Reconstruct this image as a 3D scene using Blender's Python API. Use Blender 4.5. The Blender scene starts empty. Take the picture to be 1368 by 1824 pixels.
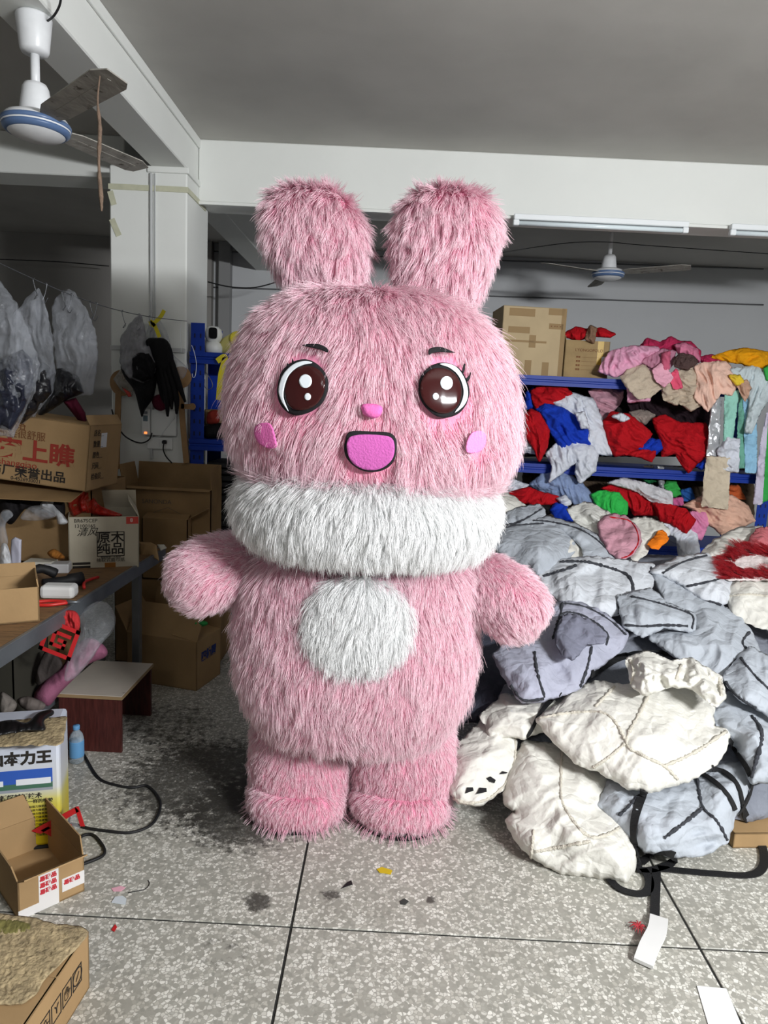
import bpy, bmesh, math, random
import numpy as np
from mathutils import Vector, Matrix
from mathutils.bvhtree import BVHTree
from mathutils.geometry import delaunay_2d_cdt

# ------------------------------------------------------------------ camera, world, light, exposure
SC = bpy.context.scene
COL = SC.collection
FPX, CX, CY = 1250.0, 684.0, 912.0
CAM = np.array([0.0, 0.0, 1.6])
_p, _y, _r = np.radians([8.557, -0.4, 2.77])
FW = np.array([math.sin(_y) * math.cos(_p), math.cos(_y) * math.cos(_p), -math.sin(_p)])
_rt = np.array([math.cos(_y), -math.sin(_y), 0.0])
_up = np.cross(_rt, FW)
RT = math.cos(_r) * _rt + math.sin(_r) * _up
UP = -math.sin(_r) * _rt + math.cos(_r) * _up
cam = bpy.data.cameras.new('camera')
cam.sensor_fit = 'VERTICAL'
cam.sensor_height = 36.0
cam.lens = FPX / 1824.0 * 36.0
cam.clip_start = 0.05
co = bpy.data.objects.new('camera', cam)
COL.objects.link(co)
m = Matrix.Identity(4)
for i in range(3):
    m[i][0], m[i][1], m[i][2], m[i][3] = RT[i], UP[i], -FW[i], CAM[i]
co.matrix_world = m
SC.camera = co
SC.view_settings.view_transform = 'Standard'
SC.view_settings.look = 'None'
SC.view_settings.gamma = 1.0
SC.view_settings.exposure = 0.1
SC.view_settings.use_curve_mapping = False
SC.cycles.max_bounces = 6
SC.cycles.diffuse_bounces = 3
SC.cycles.transparent_max_bounces = 10
SC.cycles.caustics_reflective = False
SC.cycles.caustics_refractive = False
SC.cycles.sample_clamp_indirect = 6.0
W = bpy.data.worlds.new('world')
SC.world = W
W.use_nodes = True
W.node_tree.nodes['Background'].inputs[0].default_value = (0.72, 0.76, 0.8, 1)
W.node_tree.nodes['Background'].inputs[1].default_value = 0.15
# the lit tube lamp, then an added fill lamp behind the viewer: position, direction of the tube, watts (fixtures are built by tube_lamp below)
LAMPS = [((2.55, -0.45, 2.42), (0.72, 0.69), 285.0, 1.2), ((-0.9, -1.9, 2.95), (1.0, 0.0), 16.0, 1.2)]
# camera geometry helpers: pixel of the 1368x1824 frame -> world point
def ray(x, y): return FW + (x - CX) / FPX * RT - (y - CY) / FPX * UP
def at(x, y, Y):
    d = ray(x, y); return CAM + d * (Y / d[1])
def fl(x, y, z=0.0):
    d = ray(x, y); return CAM + d * ((z - CAM[2]) / d[2])
def pxof(P):
    d = np.asarray(P, float) - CAM; z = d @ FW
    return np.stack([CX + FPX * (d @ RT) / z, CY - FPX * (d @ UP) / z], -1)
def z6(*p): return [(840 + a / 2.591, 580 + b / 2.591) for a, b in p]
def z7(*p): return [(790 + a / 2.367, 860 + b / 2.367) for a, b in p]
def z8(*p): return [(790 + a / 2.367, 1200 + b / 2.367) for a, b in p]
def z2(*p): return [(a / 2.974, 440 + b / 2.974) for a, b in p]
def z3(*p): return [(a / 2.974, 820 + b / 2.974) for a, b in p]
def z4(*p): return [(a / 2.974, 1240 + b / 2.974) for a, b in p]

# ------------------------------------------------------------------ materials
_M = {}
def mat(name, col, rough=0.7, metal=0.0, bump=0.0, bscale=40.0, var=0.0, vscale=6.0, spec=0.4, emit=None, estr=0.0, dirt=None, sheen=0.0, stretch=None, trans=0.0, crumple=0.0, cscale=11.0):
    if name in _M: return _M[name]
    m = bpy.data.materials.new(name); m.use_nodes = True
    nt = m.node_tree; b = nt.nodes['Principled BSDF']
    c = tuple(col) + (1,)
    b.inputs['Base Color'].default_value = c
    b.inputs['Roughness'].default_value = rough
    b.inputs['Metallic'].default_value = metal
    b.inputs['Specular IOR Level'].default_value = spec
    if sheen: b.inputs['Sheen Weight'].default_value = sheen
    if trans:
        b.inputs['Alpha'].default_value = 1.0
    if emit:
        b.inputs['Emission Color'].default_value = tuple(emit) + (1,)
        b.inputs['Emission Strength'].default_value = estr
    L = nt.links.new
    if bump or var or dirt or crumple:
        g = nt.nodes.new('ShaderNodeNewGeometry')
        vec = g.outputs['Position']
        if stretch:
            mp = nt.nodes.new('ShaderNodeMapping'); mp.inputs['Scale'].default_value = stretch
            L(vec, mp.inputs['Vector']); vec = mp.outputs['Vector']
    last = None
    if var:
        n = nt.nodes.new('ShaderNodeTexNoise'); n.inputs['Scale'].default_value = vscale; n.inputs['Detail'].default_value = 6
        L(vec, n.inputs['Vector'])
        mx = nt.nodes.new('ShaderNodeMix'); mx.data_type = 'RGBA'
        rp = nt.nodes.new('ShaderNodeMapRange'); rp.inputs[1].default_value = 0.3; rp.inputs[2].default_value = 0.7
        L(n.outputs['Fac'], rp.inputs[0]); L(rp.outputs[0], mx.inputs[0])
        mx.inputs[6].default_value = tuple(x * (1 - var) for x in col) + (1,)
        mx.inputs[7].default_value = tuple(min(1, x * (1 + var)) for x in col) + (1,)
        last = mx.outputs[2]
    if dirt:
        dc, lo, sc = dirt
        n = nt.nodes.new('ShaderNodeTexNoise'); n.inputs['Scale'].default_value = sc; n.inputs['Detail'].default_value = 9; n.inputs['Roughness'].default_value = 0.65
        L(vec, n.inputs['Vector'])
        rp = nt.nodes.new('ShaderNodeMapRange'); rp.inputs[1].default_value = lo; rp.inputs[2].default_value = lo + 0.08
        L(n.outputs['Fac'], rp.inputs[0])
        mx = nt.nodes.new('ShaderNodeMix'); mx.data_type = 'RGBA'
        L(rp.outputs[0], mx.inputs[0])
        if last: L(last, mx.inputs[6])
        else: mx.inputs[6].default_value = c
        mx.inputs[7].default_value = tuple(dc) + (1,)
        last = mx.outputs[2]
    if last: L(last, b.inputs['Base Color'])
    if bump:
        n = nt.nodes.new('ShaderNodeTexNoise'); n.inputs['Scale'].default_value = bscale; n.inputs['Detail'].default_value = 5
        L(vec, n.inputs['Vector'])
        bp = nt.nodes.new('ShaderNodeBump'); bp.inputs['Strength'].default_value = bump; bp.inputs['Distance'].default_value = 0.01
        L(n.outputs['Fac'], bp.inputs['Height']); L(bp.outputs[0], b.inputs['Normal'])
        if crumple:
            nz = nt.nodes.new('ShaderNodeTexNoise'); nz.inputs['Scale'].default_value = 6; nz.inputs['Detail'].default_value = 2; L(vec, nz.inputs['Vector'])
            ds = nt.nodes.new('ShaderNodeMix'); ds.data_type = 'VECTOR'; ds.inputs[0].default_value = 0.12; L(vec, ds.inputs[4]); L(nz.outputs['Color'], ds.inputs[5])
            prev = bp
            for sc_, am in ((cscale, 1.0), (cscale * 2.6, 0.45)):
                vo = nt.nodes.new('ShaderNodeTexVoronoi'); vo.feature = 'DISTANCE_TO_EDGE'; vo.inputs['Scale'].default_value = sc_; L(ds.outputs[1], vo.inputs['Vector'])
                b2 = nt.nodes.new('ShaderNodeBump'); b2.inputs['Strength'].default_value = crumple * am; b2.inputs['Distance'].default_value = 0.4 / sc_
                L(vo.outputs['Distance'], b2.inputs['Height']); L(prev.outputs[0], b2.inputs['Normal']); prev = b2
            L(prev.outputs[0], b.inputs['Normal'])
    _M[name] = m
    return m
def srgb(r, g, b):
    f = lambda v: ((v / 255 + 0.055) / 1.055) ** 2.4 if v > 10 else v / 255 / 12.92
    return (f(r), f(g), f(b))
def cloth(name, rgb, **k):
    a = dict(rough=0.85, bump=0.25, bscale=90, var=0.07, vscale=9, spec=0.15); a.update(k)
    return mat(name, srgb(*rgb), **a)
def plastic(name, col, alpha, rough=0.25):
    if name in _M: return _M[name]
    m = bpy.data.materials.new(name); m.use_nodes = True
    nt = m.node_tree; b = nt.nodes['Principled BSDF']
    b.inputs['Base Color'].default_value = tuple(col) + (1,); b.inputs['Roughness'].default_value = rough
    b.inputs['Specular IOR Level'].default_value = 0.6
    lw = nt.nodes.new('ShaderNodeLayerWeight'); lw.inputs['Blend'].default_value = 0.35
    n = nt.nodes.new('ShaderNodeTexNoise'); n.inputs['Scale'].default_value = 14; n.inputs['Detail'].default_value = 4
    g = nt.nodes.new('ShaderNodeNewGeometry'); nt.links.new(g.outputs['Position'], n.inputs['Vector'])
    mr = nt.nodes.new('ShaderNodeMapRange'); mr.inputs[1].default_value = 0.3; mr.inputs[2].default_value = 0.75
    mr.inputs[3].default_value = alpha * 0.5; mr.inputs[4].default_value = min(1, alpha * 1.6)
    nt.links.new(n.outputs['Fac'], mr.inputs[0])
    ad = nt.nodes.new('ShaderNodeMath'); ad.operation = 'MULTIPLY_ADD'; ad.inputs[1].default_value = 0.3; ad.use_clamp = True
    nt.links.new(lw.outputs['Facing'], ad.inputs[0]); nt.links.new(mr.outputs[0], ad.inputs[2])
    nt.links.new(ad.outputs[0], b.inputs['Alpha'])
    bp = nt.nodes.new('ShaderNodeBump'); bp.inputs['Strength'].default_value = 0.8; bp.inputs['Distance'].default_value = 0.04
    nt.links.new(n.outputs['Fac'], bp.inputs['Height']); nt.links.new(bp.outputs[0], b.inputs['Normal'])
    _M[name] = m
    return m

# ------------------------------------------------------------------ object helpers
def link(o, parent=None):
    COL.objects.link(o)
    if parent is not None: o.parent = parent
    return o
def tag(o, label, cat, group=None):
    o['label'] = label; o['category'] = cat
    if group: o['group'] = group
    return o
def empty(name, loc=(0, 0, 0), rz=0.0, label=None, cat=None, group=None, rx=0.0, ry=0.0):
    o = bpy.data.objects.new(name, None); o.empty_display_size = 0.05
    o.location = Vector([float(v) for v in loc]); o.rotation_euler = (rx, ry, rz)
    link(o)
    if label: tag(o, label, cat, group)
    return o
def mesh(name, V, F, m, parent=None, smooth=False):
    me = bpy.data.meshes.new(name)
    me.from_pydata([tuple(map(float, v)) for v in V], [], [tuple(map(int, f)) for f in F])
    me.materials.append(m)
    if smooth: me.polygons.foreach_set('use_smooth', np.ones(len(me.polygons), bool))
    me.update()
    return link(bpy.data.objects.new(name, me), parent)
def bm_obj(name, bm, m, parent=None, smooth=False):
    me = bpy.data.meshes.new(name); bm.normal_update(); bm.to_mesh(me); bm.free()
    me.materials.append(m)
    if smooth: me.polygons.foreach_set('use_smooth', np.ones(len(me.polygons), bool))
    return link(bpy.data.objects.new(name, me), parent)
def box(name, lo, hi, m, parent=None, bev=0.003, seg=1):
    bm = bmesh.new(); bmesh.ops.create_cube(bm, size=1.0)
    lo = np.array(lo, float); hi = np.array(hi, float)
    for v in bm.verts:
        v.co = Vector([(lo[i] + hi[i]) / 2 + v.co[i] * (hi[i] - lo[i]) for i in range(3)])
    b = min(bev, 0.4 * float((hi - lo).min()))
    if b > 0: bmesh.ops.bevel(bm, geom=bm.edges[:], offset=b, segments=seg, affect='EDGES', profile=0.5)
    return bm_obj(name, bm, m, parent)
def struct(o):
    o['kind'] = 'structure'; return o
def catmull(P, n=8, closed=False):
    P = np.asarray(P, float); N = len(P)
    out = []
    rng = range(N if closed else N - 1)
    for i in rng:
        g = (lambda k: P[k % N]) if closed else (lambda k: P[min(max(k, 0), N - 1)])
        p0, p1, p2, p3 = g(i - 1), g(i), g(i + 1), g(i + 2)
        for t in np.arange(n) / n:
            out.append(0.5 * ((2 * p1) + (-p0 + p2) * t + (2 * p0 - 5 * p1 + 4 * p2 - p3) * t * t + (-p0 + 3 * p1 - 3 * p2 + p3) * t ** 3))
    if not closed: out.append(P[-1])
    return np.array(out)
def tube(name, P, r, m, parent=None, seg=8, smooth=True, n=5, jit=0.0, seed=0):
    P = np.asarray(P, float)
    if n > 1 and len(P) > 2: P = catmull(P, n)
    N = len(P); rr = np.interp(np.linspace(0, 1, N), np.linspace(0, 1, len(np.atleast_1d(r))), np.atleast_1d(r))
    if jit: rr = rr * (1 + jit * np.random.RandomState(seed).uniform(-1, 1, N))
    T = np.gradient(P, axis=0); T /= np.linalg.norm(T, axis=1)[:, None] + 1e-12
    u = np.cross(T[0], [0.31, 0.2, 0.93]); u /= np.linalg.norm(u)
    V, F = [], []
    for i in range(N):
        u = u - T[i] * (u @ T[i]); u /= np.linalg.norm(u) + 1e-12
        w = np.cross(T[i], u)
        for k in range(seg):
            a = 2 * math.pi * k / seg
            V.append(P[i] + rr[i] * (math.cos(a) * u + math.sin(a) * w))
    for i in range(N - 1):
        for k in range(seg):
            F.append((i * seg + k, i * seg + (k + 1) % seg, (i + 1) * seg + (k + 1) % seg, (i + 1) * seg + k))
    F.append(tuple(range(seg))[::-1]); F.append(tuple((N - 1) * seg + k for k in range(seg)))
    return mesh(name, V, F, m, parent, smooth)
def ribbon(name, P, width, m, parent=None, thick=0.002, nrm=(0, 0, 1), n=6, side=None):
    P = np.asarray(P, float)
    if n > 1 and len(P) > 2: P = catmull(P, n)
    T = np.gradient(P, axis=0); T /= np.linalg.norm(T, axis=1)[:, None] + 1e-12
    nr = np.asarray(nrm, float)
    V, F = [], []
    for i, p in enumerate(P):
        s = np.cross(T[i], nr) if side is None else np.asarray(side, float)
        s = s / (np.linalg.norm(s) + 1e-9)
        k = np.cross(s, T[i]); k /= np.linalg.norm(k) + 1e-9
        for a, b in ((-1, 1), (1, 1), (1, -1), (-1, -1)):
            V.append(p + s * a * width / 2 + k * b * thick / 2)
    for i in range(len(P) - 1):
        for k in range(4):
            F.append((4 * i + k, 4 * i + (k + 1) % 4, 4 * i + 4 + (k + 1) % 4, 4 * i + 4 + k))
    F.append((3, 2, 1, 0)); e = 4 * (len(P) - 1); F.append((e, e + 1, e + 2, e + 3))
    return mesh(name, V, F, m, parent)
def lathe(name, prof, m, parent=None, loc=(0, 0, 0), seg=28):
    V, F = [], []
    for r, z in prof:
        for k in range(seg):
            a = 2 * math.pi * k / seg
            V.append((loc[0] + r * math.cos(a), loc[1] + r * math.sin(a), loc[2] + z))
    for i in range(len(prof) - 1):
        for k in range(seg):
            F.append((i * seg + k, i * seg + (k + 1) % seg, (i + 1) * seg + (k + 1) % seg, (i + 1) * seg + k))
    F.append(tuple(range(seg))[::-1]); F.append(tuple((len(prof) - 1) * seg + k for k in range(seg)))
    return mesh(name, V, F, m, parent, True)
def prism(name, poly, h, m, parent=None, z0=0.0, M=None):
    """flat polygon in local xy extruded by h; M maps local to parent space"""
    n = len(poly)
    V = [Vector((a, b, z0)) for a, b in poly] + [Vector((a, b, z0 + h)) for a, b in poly]
    if M is not None: V = [M @ v for v in V]
    F = [tuple(range(n))[::-1], tuple(range(n, 2 * n))] + [(i, (i + 1) % n, n + (i + 1) % n, n + i) for i in range(n)]
    return mesh(name, V, F, m, parent)
def text(name, body, size, m, parent, loc, rot=(0, 0, 0), align='LEFT', ext=0.0003, sx=1.0, shear=0.0, bold=0.0):
    c = bpy.data.curves.new(name, 'FONT'); c.body = body; c.size = size; c.extrude = ext; c.align_x = align; c.align_y = 'CENTER'
    c.resolution_u = 3; c.shear = shear; c.offset = bold
    o = bpy.data.objects.new(name, c); COL.objects.link(o)
    dg = bpy.context.evaluated_depsgraph_get()
    me = bpy.data.meshes.new_from_object(o.evaluated_get(dg)); bpy.data.objects.remove(o)
    me.materials.clear(); me.materials.append(m)
    o = bpy.data.objects.new(name, me); link(o, parent)
    o.location = Vector([float(v) for v in loc]); o.rotation_euler = rot; o.scale = (sx, 1, 1)
    return o

# ------------------------------------------------------------------ noise
def _h(ix, iy, seed):
    n = (ix * 374761393 + iy * 668265263 + seed * 974711) & 0x7fffffff
    n = ((n ^ (n >> 13)) * 1274126177) & 0x7fffffff
    return (n ^ (n >> 16)) & 0xffff
def perlin(x, y, seed=0):
    x = np.asarray(x, float); y = np.asarray(y, float)
    ix = np.floor(x).astype(np.int64); iy = np.floor(y).astype(np.int64)
    fx = x - ix; fy = y - iy
    def g(a, b):
        an = _h(ix + a, iy + b, seed) / 65535.0 * 2 * math.pi
        return np.cos(an) * (fx - a) + np.sin(an) * (fy - b)
    u = fx ** 3 * (fx * (fx * 6 - 15) + 10); v = fy ** 3 * (fy * (fy * 6 - 15) + 10)
    a = g(0, 0) * (1 - u) + g(1, 0) * u; b = g(0, 1) * (1 - u) + g(1, 1) * u
    return (a * (1 - v) + b * v) * 1.5
def inside(poly, P):
    poly = np.asarray(poly, float); x, y = P[:, 0], P[:, 1]
    r = np.zeros(len(P), bool); n = len(poly); j = n - 1
    for i in range(n):
        xi, yi = poly[i]; xj, yj = poly[j]
        c = ((yi > y) != (yj > y)) & (x < (xj - xi) * (y - yi) / (yj - yi + 1e-12) + xi)
        r ^= c; j = i
    return r
def segdist(poly, P, closed=True):
    poly = np.asarray(poly, float); d = np.full(len(P), 1e9)
    n = len(poly)
    for i in range(n if closed else n - 1):
        a = poly[i]; b = poly[(i + 1) % n]; ab = b - a
        t = np.clip(((P - a) @ ab) / (ab @ ab + 1e-12), 0, 1)
        d = np.minimum(d, np.linalg.norm(P - (a + t[:, None] * ab), axis=1))
    return d
def resample(P, step, closed=True):
    P = np.asarray(P, float)
    Q = np.vstack([P, P[:1]]) if closed else P
    s = np.r_[0, np.cumsum(np.linalg.norm(np.diff(Q, axis=0), axis=1))]
    n = max(3, int(round(s[-1] / step)))
    t = np.linspace(0, s[-1], n + 1)
    if closed: t = t[:-1]
    return np.stack([np.interp(t, s, Q[:, k]) for k in (0, 1)], 1)
def triangulate(outline, step, seed=0):
    """outline (n,2) -> verts, tris; the first len(outline) verts are the rim"""
    R = np.random.RandomState(seed)
    lo = outline.min(0); hi = outline.max(0)
    gx, gy = np.meshgrid(np.arange(lo[0], hi[0], step), np.arange(lo[1], hi[1], step * 0.866))
    gx = gx + (np.arange(gx.shape[0]) % 2)[:, None] * step / 2
    G = np.stack([gx.ravel(), gy.ravel()], 1) + R.uniform(-0.12, 0.12, (gx.size, 2)) * step
    G = G[inside(outline, G)]
    if len(G): G = G[segdist(outline, G) > step * 0.5]
    A = np.vstack([outline, G]); n = len(outline)
    E = [(i, (i + 1) % n) for i in range(n)]
    vs, _, fs, _, _, _ = delaunay_2d_cdt([Vector(a) for a in A], E, [], 1, 1e-6)
    V = np.array([tuple(v) for v in vs]); F = np.array([tuple(f) for f in fs])
    return V, F
def facets(P, size, seed):
    """piecewise-linear random heights: the flat planes and creases of crisp crumpled cloth"""
    R = np.random.RandomState(seed)
    lo = P.min(0) - size; hi = P.max(0) + size
    gx, gy = np.meshgrid(np.arange(lo[0], hi[0] + size, size), np.arange(lo[1], hi[1] + size, size))
    C = np.stack([gx.ravel(), gy.ravel()], 1) + R.uniform(-0.48, 0.48, (gx.size, 2)) * size
    H = R.uniform(-1, 1, len(C))
    vs, _, fs, ov, _, _ = delaunay_2d_cdt([Vector(c) for c in C], [], [], 0, 1e-6)
    V = np.array([tuple(v) for v in vs]); H = np.array([H[o[0]] if o else 0 for o in ov])
    out = np.zeros(len(P))
    for f in fs:
        a, b, c = V[f[0]], V[f[1]], V[f[2]]
        det = (b[0] - a[0]) * (c[1] - a[1]) - (c[0] - a[0]) * (b[1] - a[1])
        if abs(det) < 1e-12: continue
        u = ((P[:, 0] - a[0]) * (c[1] - a[1]) - (c[0] - a[0]) * (P[:, 1] - a[1])) / det
        v = ((b[0] - a[0]) * (P[:, 1] - a[1]) - (P[:, 0] - a[0]) * (b[1] - a[1])) / det
        k = (u >= -1e-6) & (v >= -1e-6) & (u + v <= 1 + 1e-6)
        out[k] = H[f[0]] + u[k] * (H[f[1]] - H[f[0]]) + v[k] * (H[f[2]] - H[f[0]])
    return out

# the slope of the big heap on the right: rises away from the camera
_ps = math.radians(24)
PILE_N = np.array([0, -math.sin(_ps), math.cos(_ps)])
def plane_of(spec, c):
    """('P', lift): the heap's slope raised by lift; ('Y', depth, lean deg): upright sheet at that depth leaning back; ('Z', z): level"""
    if spec[0] == 'P': return np.array([0, 2.3, 0]) + PILE_N * spec[1], PILE_N
    if spec[0] == 'Z': return np.array([0, 0, spec[1]]), np.array([0, 0, 1.0])
    a = math.radians(spec[2]); return at(c[0], c[1], spec[1]), np.array([0, -math.cos(a), math.sin(a)])
def onplane(px, o, n):
    d = ray(px[0], px[1]); return CAM + d * (((o - CAM) @ n) / (d @ n))
_seed = [100]
def lump(name, outline, spec, thick, m, label=None, cat=None, group=None, parent=None, fold=0.02, freq=9.0, ang=90, stretch=3.0,
         fac=0.0, fsize=0.12, back=0.5, step=None, rnd=2, seed=None, ridges=(), jag=0.0, R=None, crisp=0.0, grow=0.0):
    """a soft body of cloth or bag: a closed, bulging, folded surface with this outline"""
    if seed is None: _seed[0] += 7; seed = _seed[0]
    O = np.asarray(outline, float)
    if rnd: O = catmull(O, 5, True) if rnd > 1 else O
    ext = (O.max(0) - O.min(0)).max()
    st = step or max(1.6, ext / 46)
    O = resample(O, st)
    if grow:
        tg = np.roll(O, -1, 0) - np.roll(O, 1, 0); nn = np.stack([tg[:, 1], -tg[:, 0]], 1); nn /= np.linalg.norm(nn, axis=1)[:, None] + 1e-9
        area = (O[:, 0] * np.roll(O[:, 1], -1) - np.roll(O[:, 0], -1) * O[:, 1]).sum()
        O = resample(O + nn * (grow if area > 0 else -grow), st)
    c = O.mean(0); o, n = plane_of(spec, c)
    sc = np.linalg.norm(onplane(c, o, n) - CAM) / FPX
    if jag:
        cen = O - c; O = O + cen / (np.linalg.norm(cen, axis=1)[:, None] + 1e-9) * (perlin(O[:, 0] * sc * 30, O[:, 1] * sc * 30, seed + 5) * jag / sc)[:, None]
    V, F = triangulate(O, st, seed)
    d = segdist(O, V) * sc
    R = R or max(1e-4, min(d.max(), thick * 1.4))
    k = np.clip(d / R, 0, 1); prof = np.sqrt(np.clip(1 - (1 - k) ** 2, 0, 1))
    if crisp:
        k2 = np.clip(d / max(1e-4, min(d.max(), R * 2.2)), 0, 1); prof = (1 - crisp) * prof + crisp * k2 ** 0.8
    uv = V * sc
    a = math.radians(ang); ca, sa = math.cos(a), math.sin(a)
    wx = perlin(uv[:, 0] * 5, uv[:, 1] * 5, seed + 1) * 0.06; wy = perlin(uv[:, 0] * 5, uv[:, 1] * 5, seed + 2) * 0.06
    U = (uv[:, 0] + wx) * ca + (uv[:, 1] + wy) * sa; S = -(uv[:, 0] + wx) * sa + (uv[:, 1] + wy) * ca
    f = (1 - 2.2 * np.abs(perlin(U * freq / stretch, S * freq, seed + 3))) + 0.45 * (1 - 2.2 * np.abs(perlin(U * freq * 2.1 / stretch + 7, S * freq * 2.1, seed + 4)))
    h = thick * prof * (0.8 + 0.35 * perlin(uv[:, 0] * 4, uv[:, 1] * 4, seed + 6)) + fold * f * np.sqrt(prof)
    if fac: h = h + fac * facets(uv, fsize, seed) * np.sqrt(prof) + 0.35 * fac * facets(uv + 3.1, fsize * 0.45, seed + 9) * np.sqrt(prof)
    for rp, ra, rw in ridges:
        rd = segdist(rp, V, False) * sc
        h = h + ra * np.clip(1 - rd / rw, 0, 1) ** 1.3 * np.sqrt(prof)
    rim = d < 1e-7
    h[rim] = 0
    base = np.array([onplane(v, o, n) for v in V])
    tc = CAM - base; tc /= np.linalg.norm(tc, axis=1)[:, None]
    nb = tc * 0.75 + n * 0.25
    Pf = base + tc * h[:, None]
    Pb = base - nb * (back * thick * prof)[:, None]
    idx = np.where(~rim)[0]; mp = np.arange(len(V)); mp[idx] = len(V) + np.arange(len(idx))
    VV = np.vstack([Pf, Pb[idx]])
    fl_ = [tuple(t) for t in F] + [tuple(mp[list(t)][::-1]) for t in F]
    A, B, Cc = Pf[F[len(F) // 2][0]], Pf[F[len(F) // 2][1]], Pf[F[len(F) // 2][2]]
    if np.dot(np.cross(B - A, Cc - A), CAM - A) < 0: fl_ = [t[::-1] for t in fl_]
    ob = mesh(name, VV, fl_, m, parent, True)
    if label: tag(ob, label, cat, group)
    ob_data[ob.name] = (VV, F)
    return ob
ob_data = {}
def bvh_of(ob):
    me = ob.data
    return BVHTree.FromPolygons([v.co.copy() for v in me.vertices], [tuple(p.vertices) for p in me.polygons])
def hit(bv, px, off=0.0):
    d = Vector(ray(px[0], px[1])).normalized()
    loc, n, i, dist = bv.ray_cast(Vector(CAM), d)
    if loc is None: return None
    if n.dot(d) > 0: n = -n
    return np.array(loc + n * off), np.array(n)
def seam(ob, lines, r, m, name='seam', off=0.001, bv=None):
    bv = bv or bvh_of(ob)
    for ln in lines:
        ln = resample(np.asarray(catmull(ln, 5) if len(ln) > 2 else ln), 3.0, False)
        P = [h[0] for h in (hit(bv, q, off) for q in ln) if h is not None]
        if len(P) > 2:
            P = np.array(P); keep = [P[0]]
            for q in P[1:]:
                if np.linalg.norm(q - keep[-1]) < 0.12: keep.append(q)
            if len(keep) > 2: tube(name, np.array(keep), r, m, ob, 6, True, 1, 0.45, len(keep))

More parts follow.
